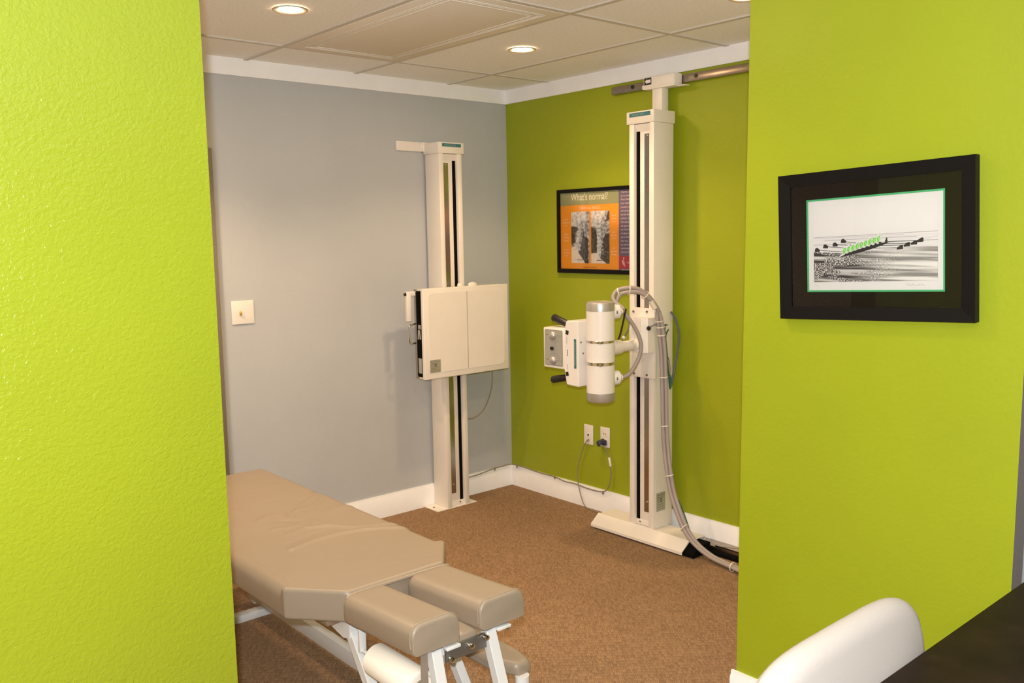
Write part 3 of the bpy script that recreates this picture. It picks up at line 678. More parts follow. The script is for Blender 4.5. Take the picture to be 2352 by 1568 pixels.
def cushion(name, parent, mt, y0, y1, hw, ztop, zbot, rad, rend, nx=70, ny=100, wr=None, rend_b=None, cut=()):
    """padded slab lofted along y from y0 (far) to y1 (near)"""
    ys = []
    rend_b = rend_b or rend
    for k in range(6):
        t = math.radians(90*k/6); ys.append((y0-rend_b*(1-math.cos(t)), rend_b*(1-math.sin(t))))
    m0, m1 = y0-rend_b, y1+rend
    lst = sorted([m0+(m1-m0)*k/ny for k in range(ny+1)]+list(cut), reverse=True)
    ys += [(y, 0.0) for y in lst]
    for k in range(1, 7):
        t = math.radians(90*k/6); ys.append((y1+rend*(1-math.sin(t)), rend*(1-math.cos(t))))
    vs = []; fs = []; n = None
    for y, drop in ys:
        a, b = hw(y); r = rad(y); rb = 0.012
        a += drop*0.35; b -= drop*0.35
        loop = []
        for k in range(5):
            t = math.radians(90*k/4); loop.append((a+rb*(1-math.sin(t)), zbot+rb*(1-math.cos(t))))
        for k in range(7):
            t = math.radians(90*k/6); loop.append((a+r*(1-math.cos(t)), ztop-r*(1-math.sin(t))))
        for k in range(1, nx): loop.append((a+r+(b-a-2*r)*k/nx, ztop))
        for k in range(7):
            t = math.radians(90*k/6); loop.append((b-r*(1-math.sin(t)), ztop-r*(1-math.cos(t))))
        for k in range(5):
            t = math.radians(90*k/4); loop.append((b-rb*(1-math.cos(t)), zbot+rb*(1-math.sin(t))))
        if n is None: n = len(loop)
        for x, z in loop:
            if z > (ztop+zbot)/2:
                z = max(z-drop, zbot+0.02)
                if wr: z += wr(x, y)*min(1, (z-(ztop+zbot)/2)/((ztop-zbot)/2))
                # slight crown
            vs.append((x, y, z))
    R = len(ys)
    for i in range(R-1):
        for k in range(n):
            k2 = (k+1) % n; fs.append((i*n+k, i*n+k2, (i+1)*n+k2, (i+1)*n+k))
    fs.append(tuple(range(n))); fs.append(tuple((R-1)*n+k for k in range(n-1, -1, -1)))
    return MB().add(vs, fs).build(name, mt, parent)
cushion('main_cushion', bt, M_vinyl, YF, YH, halfw, 0.550, 0.452, lambda y: 0.040 if y > -1.815 else 0.012, 0.014, 90, 220, wrinkle, 0.03, cut=(-1.8299, -1.8301))
# welt along the head end
mb = MB(); mb.tube([(-2.36, -1.994, 0.530), (-2.33, -1.996, 0.542), (-2.03, -1.996, 0.542), (-2.00, -1.994, 0.530)], 0.006, 8); mb.build('edge_piping', M_vinyl, bt)
def headpiece(cx, wdt):
    yb, yf = -2.005, -2.365
    def hw(y): return (cx-wdt/2, cx+wdt/2)
    o = cushion('headrest_pad', bt, M_vinyl, yb, yf, hw, 0.566, 0.484, lambda y: 0.032, 0.010, 14, 24, None, 0.022)
    # tilt the pad so that its near end is higher
    inv = ROOTM[bt.name].inverted(); piv = inv @ Vector((cx, -2.2, 0.525))
    T = Matrix.Translation(piv) @ Matrix.Rotation(math.radians(-3.6), 4, 'X') @ Matrix.Translation(-piv)
    o.data.transform(T)
    mb = MB(); P = []
    x0, x1, zt = cx-wdt/2, cx+wdt/2, 0.566
    for k in range(7):
        t = math.radians(90*k/6); P.append((x0+0.033*(1-math.cos(t))-0.001, yf+0.010, zt-0.033*(1-math.sin(t))))
    for k in range(7):
        t = math.radians(90*k/6); P.append((x1-0.033*(1-math.sin(t))+0.001, yf+0.010, zt-0.033*(1-math.cos(t))))
    P = [(x0-0.001, yf+0.010, 0.505)]+P+[(x1+0.001, yf+0.010, 0.505)]
    pp = mb.tube(P, 0.0026, 8, 1, smooth=False).build('piping', M_vinyl, o)
    pp.data.transform(T)
headpiece(-2.313, 0.155); headpiece(-2.083, 0.163)
box('centre_pad', M_vinyl, bt, -2.245, -2.155, -2.345, -2.03, 0.462, 0.496, 0.012)
# frame
mb = MB()
mb.box(-2.40, -1.97, -1.93, -0.55, 0.437, 0.452, 0.002)
mb.build('cushion_board', mat('plywood underside', (0.20, 0.14, 0.09, 1), 0.6), bt)
for xa in (-2.353, -2.054):
    MB().prism([(xa, -1.72, 0.438), (xa, -1.978, 0.450), (xa, -1.978, 0.402), (xa, -1.940, 0.392)], (0.036, 0, 0)).build('support_bracket', M_lightframe, bt)
MB().box(-2.316, -2.055, -0.70, -0.66, 0.398, 0.436, 0.003).build('cross_member', M_lightframe, bt)
MB().box(-2.316, -2.055, -1.970, -1.945, 0.405, 0.436, 0.003).build('cross_member', M_lightframe, bt)
def leg(a, b, wx=0.030, wy=0.034): return MB().bar(a, b, wx, wy, 0.002).build('leg', M_lightframe, bt)
leg((-2.335, -1.957, 0.420), (-2.335, -2.260, 0.0)); leg((-2.036, -1.957, 0.420), (-2.036, -2.260, 0.0))
leg((-2.335, -0.68, 0.420), (-2.335, -0.62, 0.0)); leg((-2.035, -0.68, 0.420), (-2.035, -0.62, 0.0))
leg((-2.311, -2.345, 0.484), (-2.300, -2.42, 0.12), 0.032, 0.032); leg((-2.122, -2.345, 0.484), (-2.085, -2.42, 0.12), 0.032, 0.032)
MB().bar((-2.275, -2.33, 0.462), (-2.205, -2.12, 0.10), 0.028, 0.024, 0.002).build('brace', M_lightframe, bt)
MB().box(-2.340, -2.060, -2.435, -2.400, 0.09, 0.125, 0.003).box(-2.215, -2.180, -2.42, -2.10, 0.02, 0.12, 0.003).build('head_crossbar', M_lightframe, bt)
MB().box(-2.065, -2.030, -2.30, -0.62, 0.026, 0.086, 0.003).build('base_rail', M_lightframe, bt)
for ya in (-0.785, -2.29): MB().box(-2.36, -2.02, ya, ya+0.045, 0.0, 0.032, 0.003).build('base_crossbar', M_lightframe, bt)
# mechanism under the headrest
mb = MB(); mb.box(-2.275, -2.100, -2.352, -2.344, 0.436, 0.478, 0.001); mb.build('pivot_plate', M_dkbar, bt)
for xa in (-2.285, -2.105): MB().box(xa, xa+0.046, -2.372, -2.352, 0.479, 0.487, 0.001).build('mount_tab', M_lightframe, bt)
for xx, zz in ((-2.262, 0.445), (-2.195, 0.462), (-2.142, 0.470), (-2.065, 0.476)):
    MB().cyl((xx, -2.352, zz), (xx, -2.368, zz), 0.008, 14, bev=0.002).build('bolt', M_chrome, bt)
MB().cyl((-2.040, -2.30, 0.492), (-2.040, -2.335, 0.492), 0.013, 16, bev=0.003).build('adjuster_knob', M_silver, bt)
# strap and paper roll holder
MB().box(-2.352, -2.330, -2.345, -2.341, 0.368, 0.495, 0.0008).cyl((-2.341, -2.345, 0.383), (-2.341, -2.325, 0.383), 0.013, 18).cyl((-2.341, -2.345, 0.383), (-2.341, -2.350, 0.383), 0.004, 10).build('roll_hanger', M_tanbar, bt)
MB().cyl((-2.345, -2.34, 0.383), (-2.345, -2.03, 0.383), 0.006, 12).box(-2.356, -2.334, -2.040, -2.030, 0.38, 0.47, 0.001).build('roll_spindle', M_lightframe, bt)
# arm pad on the far side
pad_m = mb = None
armo = cushion('arm_pad', bt, M_vinyl, -1.94, -2.285, lambda y: (-2.000+max(0, -2.2-y)*0.45, -1.885-max(0, -2.2-y)*0.25), 0.300, 0.258, lambda y: 0.018, 0.018, 10, 24)
MB().cyl((-1.945, -2.285, 0.215), (-1.945, -2.285, 0.262), 0.022, 18).cyl((-2.085, -2.33, 0.215), (-1.945, -2.285, 0.225), 0.017, 16).build('arm_bracket', M_lightframe, bt)
pr = thing('paper_roll', 'cream roll of table paper hanging below the near headrest pad', 'paper roll', (-2.341, -2.19, 0.335))
MB().lathe((-2.341, -2.105, 0.380), (-2.341, -3, 0.380), [(0.019, 0), (0.045, 0), (0.047, 0.002), (0.047, 0.221), (0.045, 0.224), (0.036, 0.224), (0.035, 0.215), (0.019, 0.215)], 48).build('paper', M_paper, pr)
MB().lathe((-2.341, -2.1055, 0.380), (-2.341, -3, 0.380), [(0.0165, 0), (0.019, 0), (0.019, 0.220), (0.0165, 0.220), (0.0165, 0)], 24).build('core_tube', mat('gray cardboard core', (0.30, 0.26, 0.20, 1), 0.8), pr)

# ------------------------------------------------------------------ wall fittings
sw = thing('light_switch', 'white square switch plate with brass toggle on the gray wall', 'light switch', (-1.745, -0.002, 1.16))
MB().box(-1.806, -1.690, -0.007, -0.0005, 1.163, 1.279, 0.003, 3).build('switch_plate', M_plate, sw)
MB().bar((-1.763, -0.006, 1.222), (-1.763, -0.020, 1.214), 0.009, 0.020, 0.002).build('toggle', mat('brass toggle', (0.62, 0.42, 0.10, 1), 0.35, metal=0.3), sw)
def outlet(y, zc, label, kind):
    t = thing('wall_outlet', label, 'wall outlet', (-0.002, y, zc-0.058), 0, 'outlet plates between the stands')
    MB().box(-0.007, -0.0005, y-0.036, y+0.036, zc-0.058, zc+0.058, 0.003, 3).build('outlet_plate', M_plate, t)
    if kind == 'data':
        MB().box(-0.0085, -0.006, y-0.010, y+0.010, zc-0.012, zc+0.012, 0.001).build('jack', M_cream, t)
        MB().box(-0.0090, -0.0080, y-0.006, y+0.006, zc-0.006, zc+0.004).build('port', M_black, t)
    else:
        for dz in (0.020, -0.020):
            MB().box(-0.0085, -0.006, y-0.017, y+0.017, zc+dz-0.014, zc+dz+0.014, 0.004).build('socket', M_cream, t)
        MB().box(-0.0090, -0.0080, y-0.008, y-0.005, zc+0.016, zc+0.025).box(-0.0090, -0.0080, y+0.005, y+0.008, zc+0.016, zc+0.025).build('slot', M_black, t)
    return t
outlet(-0.686, 0.430, 'white outlet plate with a thin cord, left one of the pair', 'data')
outlet(-0.815, 0.435, 'white outlet plate with a dark plug, right one beside the tube stand', 'power')
c1 = thing('thin_cord', 'thin gray cord hanging from the left outlet plate to the floor', 'cord', (-0.03, -0.66, 0))
MB().cyl((-0.0085, -0.690, 0.402), (-0.022, -0.690, 0.396), 0.005, 10).build('plug', M_cord, c1)
MB().tube([(-0.020, -0.690, 0.397), (-0.024, -0.668, 0.365), (-0.028, -0.632, 0.27), (-0.032, -0.618, 0.18), (-0.034, -0.645, 0.08), (-0.038, -0.690, 0.010), (-0.05, -0.80, 0.004), (-0.10, -0.92, 0.004)], 0.0030, 8).build('cord', M_cord, c1)
c2 = thing('power_cord', 'gray power cord looping down from a dark plug and along the baseboard tops', 'cord', (-0.03, -0.82, 0.12))
MB().cyl((-0.0092, -0.812, 0.408), (-0.050, -0.800, 0.402), 0.021, 18, 0.017, 0.004).box(-0.030, -0.010, -0.836, -0.800, 0.392, 0.424, 0.006).build('plug', M_bluecord, c2)
MB().tube([(-0.046, -0.806, 0.398), (-0.042, -0.845, 0.390), (-0.036, -0.866, 0.350), (-0.034, -0.884, 0.28), (-0.030, -0.876, 0.19), (-0.026, -0.845, 0.140), (-0.024, -0.80, 0.120), (-0.020, -0.70, 0.115), (-0.020, -0.58, 0.122), (-0.022, -0.50, 0.120), (-0.021, -0.41, 0.131), (-0.020, -0.28, 0.130), (-0.019, -0.15, 0.136), (-0.022, -0.06, 0.138), (-0.040, -0.022, 0.137), (-0.10, -0.021, 0.135), (-0.17, -0.021, 0.133), (-0.24, -0.021, 0.125), (-0.32, -0.021, 0.118), (-0.42, -0.022, 0.118), (-0.46, -0.03, 0.12)], 0.0036, 8).build('cord', M_cord, c2)
MB().cyl((-0.035, -0.874, 0.335), (-0.034, -0.884, 0.285), 0.007, 12, bev=0.002).build('cord_tag', M_plate, c2)
for a in ((-0.017, -0.415, 0.127), (-0.020, -0.075, 0.132), (-0.017, -0.812, 0.116)):
    MB().box(a[0]-0.008, a[0]+0.001, a[1]-0.004, a[1]+0.004, a[2]-0.010, a[2]+0.010, 0.001).build('cord_clip', M_cord, c2)
MB().box(-0.165, -0.157, -0.026, -0.017, 0.120, 0.140, 0.001).build('cord_clip', M_cord, c2)
c3 = thing('loose_cord', 'thin brown cord arching off the floor beside the right end of the baseboard', 'cord', (-0.12, -1.95, 0))
MB().tube([(-0.108, -1.675, 0.046), (-0.108, -1.72, 0.052), (-0.10, -1.79, 0.062), (-0.09, -1.86, 0.072), (-0.09, -1.96, 0.068), (-0.112, -2.1, 0.046)], 0.0026, 8).build('cord', M_cord, c3)

# ------------------------------------------------------------------ poster on the green wall
Y0, Y1, PZ0, PZ1 = -0.458, -1.215, 1.357, 1.830
po = thing('framed_poster', 'black framed orange poster with neck x-rays partly behind the tube stand', 'poster', (-0.012, (Y0+Y1)/2, PZ0))
fw_ = 0.020; mb = MB()
mb.box(-0.022, -0.001, Y1, Y0, PZ1-fw_, PZ1, 0.002); mb.box(-0.022, -0.001, Y1, Y0, PZ0, PZ0+fw_+0.004, 0.002)
mb.box(-0.022, -0.001, Y0-fw_, Y0, PZ0+fw_, PZ1-fw_, 0.002); mb.box(-0.022, -0.001, Y1, Y1+fw_, PZ0+fw_, PZ1-fw_, 0.002)
mb.build('frame', M_frame, po)
P_ol = mat('poster olive', (0.36, 0.37, 0.19, 1), 0.5); P_or = mat('poster orange', (1.0, 0.40, 0.025, 1), 0.5)
P_pu = mat('poster purple', (0.17, 0.135, 0.22, 1), 0.5); P_re = mat('poster crimson', (0.50, 0.05, 0.08, 1), 0.5); P_wh = mat('poster cream ink', (0.95, 0.90, 0.75, 1), 0.6)
P_bk = mat('poster dark ink', (0.03, 0.028, 0.026, 1), 0.6); P_pk = mat('poster pink ink', (0.92, 0.66, 0.58, 1), 0.6)
A = Art((-0.010, Y0, PZ0), (0, -1, 0), (0, 0, 1)); Hh, Ww = PZ1-PZ0, Y0-Y1
mb = MB(); A.rect(mb, 0.010, Ww-0.010, 0.010, Hh-0.010, -0.003, 0, 0.002)
uo = 0.470      # where the purple column starts
A.rect(mb, 0.016, uo, 0.384-0.002, Hh-0.012, -0.0005, 1, 0.0003)
A.poly(mb, [(uo, 0.1), (Ww-0.012, 0.1), (Ww-0.012, Hh-0.012), (uo, Hh-0.012)], -0.0005, 2, 0.0003)
A.rect(mb, uo, Ww-0.012, 0.030, 0.100, -0.0005, 3, 0.0003)
A.rect(mb, uo+0.0, Ww-0.012, 0.018, 0.030, -0.0005, 2, 0.0003)
pm = mb.build('print', [P_or, P_ol, P_pu, P_re], po)
PI_ = [P_wh, P_pk, P_bk]
A.text(MB(), "What's normal?", 0.107, 0.408, 0.056, 0.0002, 0, sx=0.80).build('headline', PI_, pm)
A.text(MB(), "CERVICAL (NECK)", 0.253, 0.357, 0.020, 0.0002, 0, 'CENTER', 0.92, 1.1).build('subheading', PI_, pm)
for uc, dy, ws in ((0.062, 0.300, ("normal", "alignment", "curve")), (0.066, 0.215, ("healthy", "vertebrae", "spacing")), (0.066, 0.128, ("normal", "disc space", "wide")),
                   (0.434, 0.315, ("loss of", "normal", "curve")), (0.434, 0.225, ("bone", "spurring", "forms")), (0.434, 0.138, ("thin", "disc space", "damage"))):
    mb = MB()
    for k, q in enumerate(ws): A.text(mb, q, uc, dy-0.017*k, 0.0118, 0.0002, 0, 'CENTER')
    mb.build('caption', PI_, pm)
A.line(MB(), (0.085, 0.287), (0.125, 0.287), 0.0010, 0.0008).build('pointer_line', PI_, pm); A.line(MB(), (0.385, 0.302), (0.33, 0.295), 0.0010, 0.0008).build('pointer_line', PI_, pm)
mb = MB(); A.line(mb, (0.395, 0.118), (0.36, 0.122), 0.0010, 0.0008); A.line(mb, (0.36, 0.122), (0.335, 0.14), 0.0010, 0.0008); mb.build('pointer_line', PI_, pm)
lines = ["There's a sequence", "up to your neck.", "Most likely it's", "your spine not in", "properly aligned", "normal position", "can be due to an", "activity, or trauma", "Chiropractic care", "can get you back", "normal through", "of adjustments", "name and lightly", "that way. This is", "my actions to", "maintenance the", "science of your"]
mb = MB()
for k, q in enumerate(lines): A.text(mb, q, uo+0.014, 0.4365-0.0200*k, 0.0150, 0.0002, 1)
mb.build('body_text', PI_, pm)
mb = MB(); A.line(mb, (uo+0.044, 0.042), (uo+0.034, 0.086), 0.004, 0.0002, 1); A.ell(mb, uo+0.036, 0.090, 0.004, 0.004, 0.0002, 1)
A.ell(mb, uo+0.030, 0.064, 0.004, 0.016, 0.0002, 1, 0.3); mb.build('spine_emblem', PI_, pm)
A.text(MB(), "Chiropractic", uo+0.056, 0.060, 0.014, 0.0002, 1).build('emblem_text', PI_, pm); A.line(MB(), (uo+0.016, 0.024), (uo+0.16, 0.024), 0.004, 0.0002, 0).build('small_print', PI_, pm)
A.text(MB(), "know your normal curve", 0.253, 0.032, 0.010, 0.0002, 2, 'CENTER').build('footer', PI_, pm)
def xr(name, c0, c1):
    m = bpy.data.materials.new(name); m.use_nodes = True
    nt = m.node_tree; b = nt.nodes['Principled BSDF']; b.inputs['Roughness'].default_value = 0.5
    tc = nd(nt, 'ShaderNodeTexCoord'); n = nd(nt, 'ShaderNodeTexNoise'); n.inputs['Scale'].default_value = 55; n.inputs['Detail'].default_value = 4
    nt.links.new(tc.outputs['Object'], n.inputs['Vector'])
    r = nd(nt, 'ShaderNodeValToRGB'); r.color_ramp.elements[0].position = 0.32; r.color_ramp.elements[0].color = (*c0, 1)
    r.color_ramp.elements[1].position = 0.68; r.color_ramp.elements[1].color = (*c1, 1)
    nt.links.new(n.outputs[0], r.inputs[0]); nt.links.new(r.outputs[0], b.inputs['Base Color']); return m
X_mid = xr('x-ray film mid tone', (0.14, 0.135, 0.13), (0.85, 0.82, 0.80)); X_lt = xr('x-ray film bone', (0.55, 0.52, 0.49), (1.0, 0.97, 0.92)); X_dk = xr('x-ray film shadow', (0.03, 0.025, 0.022), (0.16, 0.135, 0.11)); X_cr = xr('x-ray film clear', (0.85, 0.76, 0.64), (0.95, 0.88, 0.76))
for u0, u1, deg in ((0.108, 0.250, 0.0), (0.264, 0.402, 1.0)):
    mb = MB(); v0, v1 = 0.057, 0.346; W_, H_ = u1-u0, v1-v0
    q = lambda s, t: (u0+W_*s, v0+H_*t)
    A.rect(mb, u0, u1, v0, v1, 0.0000, 0)
    if deg < 0.5:
        A.poly(mb, [q(0, 0), q(0.75, 0), q(0.38, 0.22), q(0.30, 0.34), q(0, 0.30)], 0.0003, 3)
        A.poly(mb, [q(0, 0.36), q(0.22, 0.40), q(0.24, 0.60), q(0.45, 0.66), q(0.30, 0.72), q(0, 0.70)], 0.0003, 2)
        A.poly(mb, [q(0.40, 0.20), q(0.78, 0), q(0.92, 0), q(0.92, 0.48), q(0.72, 0.52), q(0.66, 0.74), q(0.55, 0.60), q(0.60, 0.44)], 0.0003, 2)
        A.poly(mb, [q(0, 0.74), q(0.30, 0.70), q(0.62, 0.82), q(0.85, 0.84), q(0.85, 1), q(0, 1)], 0.0004, 1)
        sp = [(0.46, 0.70), (0.44, 0.63), (0.42, 0.56), (0.39, 0.49), (0.36, 0.42), (0.33, 0.35), (0.30, 0.28)]
    else:
        A.poly(mb, [q(0, 0), q(0.80, 0), q(0.40, 0.13), q(0.30, 0.22), q(0, 0.18)], 0.0003, 3)
        A.poly(mb, [q(0, 0.20), q(0.30, 0.20), q(0.32, 0.50), q(0.26, 0.66), q(0, 0.70)], 0.0003, 2)
        A.poly(mb, [q(0.52, 0.10), q(0.84, 0), q(1, 0), q(1, 0.58), q(0.78, 0.56), q(0.62, 0.42), q(0.56, 0.30)], 0.0003, 2)
        A.poly(mb, [q(0.80, 0.80), q(0.92, 0.98), q(1, 1), q(1, 0.84), q(0.9, 0.80)], 0.0003, 2)
        A.poly(mb, [q(0, 0.72), q(0.26, 0.70), q(0.55, 0.80), q(0.80, 0.96), q(0.80, 1), q(0, 1)], 0.0004, 1)
        sp = [(0.42, 0.70), (0.41, 0.63), (0.42, 0.56), (0.43, 0.49), (0.44, 0.42), (0.45, 0.35), (0.46, 0.28), (0.47, 0.21)]
    for s_, t_ in sp: A.ell(mb, *q(s_, t_), W_*0.105, H_*0.030, 0.0006, 1, 0.25)
    for s_, t_ in sp: A.ell(mb, *q(s_+0.17, t_-0.02), W_*0.06, H_*0.020, 0.0006, 0, 0.6)
    A.rect(mb, u0+W_*0.30, u0+W_*0.62, v0+H_*0.055, v0+H_*0.068, 0.0006, 2)
    mb.build('xray_image', [X_mid, X_lt, X_dk, X_cr], pm)
MB().add([A.p(u, v, 0.006) for u, v in ((0.015, 0.015), (Ww-0.015, 0.015), (Ww-0.015, Hh-0.015), (0.015, Hh-0.015))], [(0, 1, 2, 3)]).build('glass', M_glass, po)

# ------------------------------------------------------------------ rowing print on the near wall
ang = math.radians(2.3)
U = Vector((0, -math.cos(ang), math.sin(ang))); V = Vector((0, math.sin(ang), math.cos(ang)))
PW_, PH_ = 0.562, 0.424
ctr = Vector((PWX-0.002, -2.9845, 1.540)); O = ctr-U*PW_/2-V*PH_/2
A = Art(O, U, V)
pc = thing('framed_picture', 'black framed rowing print with wide dark mat on the lime wall', 'picture', (PWX-0.012, -2.985, 1.32))
fw_ = 0.036
mb = MB()
def mitre(mb, P4, Q4, l0, l1):      # frame of four mitred bars between outline P4 and Q4
    for i in range(4):
        j = (i+1) % 4
        lo = [A.p(*P4[i], l0), A.p(*P4[j], l0), A.p(*Q4[j], l0), A.p(*Q4[i], l0)]
        hi = [A.p(*P4[i], l1), A.p(*P4[j], l1), A.p(*Q4[j], l1-0.006), A.p(*Q4[i], l1-0.006)]
        mb.add(lo+hi, [(0, 1, 2, 3), (4, 5, 6, 7), (0, 1, 5, 4), (1, 2, 6, 5), (2, 3, 7, 6), (3, 0, 4, 7)])
P4 = [(0, 0), (PW_, 0), (PW_, PH_), (0, PH_)]; Q4 = [(fw_, fw_), (PW_-fw_, fw_), (PW_-fw_, PH_-fw_), (fw_, PH_-fw_)]
mitre(mb, P4, Q4, 0.0, 0.026); mb.build('frame', M_frame, pc)
M_mat = mat('dark brown mat board', (0.012, 0.008, 0.006, 1), 0.8, spec=0.05)
g0, g1, h0, h1 = PW_*0.149, PW_*0.857, PH_*0.186, PH_*0.818
mb = MB(); R4 = [(g0, h0), (g1, h0), (g1, h1), (g0, h1)]
S4 = [(fw_-0.004, fw_-0.004), (PW_-fw_+0.004, fw_-0.004), (PW_-fw_+0.004, PH_-fw_+0.004), (fw_-0.004, PH_-fw_+0.004)]
def flatring(mb, P4, Q4, l, t=0.0012):
    for i in range(4):
        j = (i+1) % 4; A.poly(mb, [P4[i], P4[j], Q4[j], Q4[i]], l, 0, t)
flatring(mb, S4, R4, 0.012); mb.build('mat_board', M_mat, pc)
e = 0.0050; T4 = [(g0+e, h0+e), (g1-e, h0+e), (g1-e, h1-e), (g0+e, h1-e)]
mb = MB(); flatring(mb, R4, T4, 0.0108); tag(mb.build('inner_mat', mat('emerald inner mat', (0.05, 0.36, 0.13, 1), 0.6), pc), 'emerald green inner mat')
I_pap = mat('print paper', (0.64, 0.60, 0.57, 1), 0.7); I_ink = mat('print black ink', (0.018, 0.012, 0.014, 1), 0.7); I_gr = mat('print gray ink', (0.36, 0.33, 0.32, 1), 0.7)
I_green = mat('print green ink', (0.16, 0.52, 0.06, 1), 0.7); I_lt = mat('print pale gray ink', (0.60, 0.56, 0.54, 1), 0.7); I_pencil = mat('pencil', (0.42, 0.38, 0.37, 1), 0.8)
def water():
    m = bpy.data.materials.new('print water streaks'); m.use_nodes = True
    nt = m.node_tree; b = nt.nodes['Principled BSDF']; b.inputs['Roughness'].default_value = 0.7
    tc = nd(nt, 'ShaderNodeTexCoord')
    def nz(sc_, det, scale=1.0):
        mp = nd(nt, 'ShaderNodeMapping'); mp.inputs['Scale'].default_value = sc_; nt.links.new(tc.outputs['Object'], mp.inputs['Vector'])
        n = nd(nt, 'ShaderNodeTexNoise'); n.inputs['Scale'].default_value = scale; n.inputs['Detail'].default_value = det
        nt.links.new(mp.outputs[0], n.inputs['Vector']); return n
    streak = nz((1, 3.0, 95), 3); chop = nz((1, 210, 560), 3); patch = nz((1, 9, 34), 2)
    sx = nd(nt, 'ShaderNodeSeparateXYZ'); nt.links.new(tc.outputs['Object'], sx.inputs[0])
    fade = nd(nt, 'ShaderNodeMapRange'); fade.inputs[1].default_value = 0.07; fade.inputs[2].default_value = -0.10; fade.inputs[3].default_value = 1.0; fade.inputs[4].default_value = 0.0
    nt.links.new(sx.outputs['Y'], fade.inputs[0])          # left (larger y) is choppy, right is smooth
    cr1 = nd(nt, 'ShaderNodeMapRange'); cr1.inputs[1].default_value = 0.42; cr1.inputs[2].default_value = 0.66; nt.links.new(streak.outputs[0], cr1.inputs[0])
    cr2 = nd(nt, 'ShaderNodeMapRange'); cr2.inputs[1].default_value = 0.50; cr2.inputs[2].default_value = 0.56; nt.links.new(chop.outputs[0], cr2.inputs[0])
    pm_ = nd(nt, 'ShaderNodeMapRange'); pm_.inputs[1].default_value = 0.46; pm_.inputs[2].default_value = 0.52; nt.links.new(patch.outputs[0], pm_.inputs[0])
    mul = nd(nt, 'ShaderNodeMath', operation='MULTIPLY'); nt.links.new(fade.outputs[0], mul.inputs[0]); nt.links.new(pm_.outputs[0], mul.inputs[1])
    mixf = nd(nt, 'ShaderNodeMix'); mixf.data_type = 'FLOAT'
    nt.links.new(mul.outputs[0], mixf.inputs[0]); nt.links.new(cr1.outputs[0], mixf.inputs[2]); nt.links.new(cr2.outputs[0], mixf.inputs[3])
    dk = nd(nt, 'ShaderNodeMapRange'); dk.inputs[3].default_value = 0.30; dk.inputs[4].default_value = 0.0; nt.links.new(fade.outputs[0], dk.inputs[0])
    ad = nd(nt, 'ShaderNodeMath', operation='ADD'); ad.use_clamp = True; nt.links.new(mixf.outputs[0], ad.inputs[0]); nt.links.new(dk.outputs[0], ad.inputs[1])
    r = nd(nt, 'ShaderNodeValToRGB'); r.color_ramp.elements[0].color = (0.022, 0.015, 0.016, 1); r.color_ramp.elements[1].color = (0.66, 0.62, 0.57, 1)
    nt.links.new(ad.outputs[0], r.inputs[0]); nt.links.new(r.outputs[0], b.inputs['Base Color']); return m
u_ = lambda s: PW_*s
v_ = lambda t: PH_*t
mb = MB(); A.rect(mb, g0-0.004, g1+0.004, h0-0.004, h1+0.004, 0.0085, 0, 0.001)
prn = mb.build('print', [I_pap], pc)
mb = MB(); a0, a1, b0, b1 = u_(0.186), u_(0.822), v_(0.252), v_(0.772)
for p, q in (((a0, b0), (a1, b0)), ((a1, b0), (a1, b1)), ((a1, b1), (a0, b1)), ((a0, b1), (a0, b0))): A.line(mb, p, q, 0.0006, 0.0096, 0)
rr = random.Random(3)
A.line(mb, (a0, v_(0.559)), (a1, v_(0.562)), 0.0016, 0.0097, 1)
for k in range(16):      # thin wakes between horizon and boat
    v = v_(0.552-0.0055*k); s0 = rr.uniform(0, 0.5); s1 = rr.uniform(0.45, 1)
    A.line(mb, (a0+(a1-a0)*s0*(k % 2), v), (a0+(a1-a0)*(1 if k % 3 else s1), v), rr.choice((0.0006, 0.001, 0.0016)), 0.0097, rr.choice((0, 0, 1)))
A.line(mb, (u_(0.75), v_(0.512)), (a1, v_(0.535)), 0.0006, 0.0098, 1)
mb.build('ruled_lines', [I_lt, I_gr], prn)
mb = MB(); A.poly(mb, [(a0, b0+0.001), (a1, b0+0.001), (a1, v_(0.470)), (u_(0.60), v_(0.463)), (u_(0.35), v_(0.445)), (a0, v_(0.462))], 0.0096, 0)
mb.build('water', [water()], prn)
mb = MB()
A.poly(mb, [(u_(0.325), v_(0.417)), (u_(0.40), v_(0.435)), (u_(0.50), v_(0.466)), (u_(0.56), v_(0.490)), (u_(0.595), v_(0.510)), (u_(0.545), v_(0.502)), (u_(0.46), v_(0.476)), (u_(0.38), v_(0.450))], 0.0100, 0)
A.poly(mb, [(u_(0.325), v_(0.418)), (u_(0.38), v_(0.449)), (u_(0.365), v_(0.452)), (u_(0.335), v_(0.435))], 0.0101, 1)
for (s0, t0), (s1, t1) in (((0.215, 0.472), (0.345, 0.455)), ((0.262, 0.494), (0.36, 0.480)), ((0.315, 0.503), (0.395, 0.497)), ((0.36, 0.522), (0.42, 0.512)),
                           ((0.50, 0.472), (0.63, 0.467)), ((0.53, 0.487), (0.665, 0.483)), ((0.555, 0.498), (0.70, 0.493)), ((0.585, 0.510), (0.73, 0.508))):
    A.line(mb, (u_(s0), v_(t0)), (u_(s1), v_(t1)), 0.0014, 0.0101, 0)
for s, t in ((0.204, 0.474), (0.251, 0.496), (0.304, 0.506), (0.349, 0.527)):
    A.poly(mb, [(u_(s)-0.007, v_(t)-0.005), (u_(s)+0.008, v_(t)-0.006), (u_(s)+0.010, v_(t)), (u_(s)+0.001, v_(t)+0.007), (u_(s)-0.005, v_(t)+0.004)], 0.0101, 0)
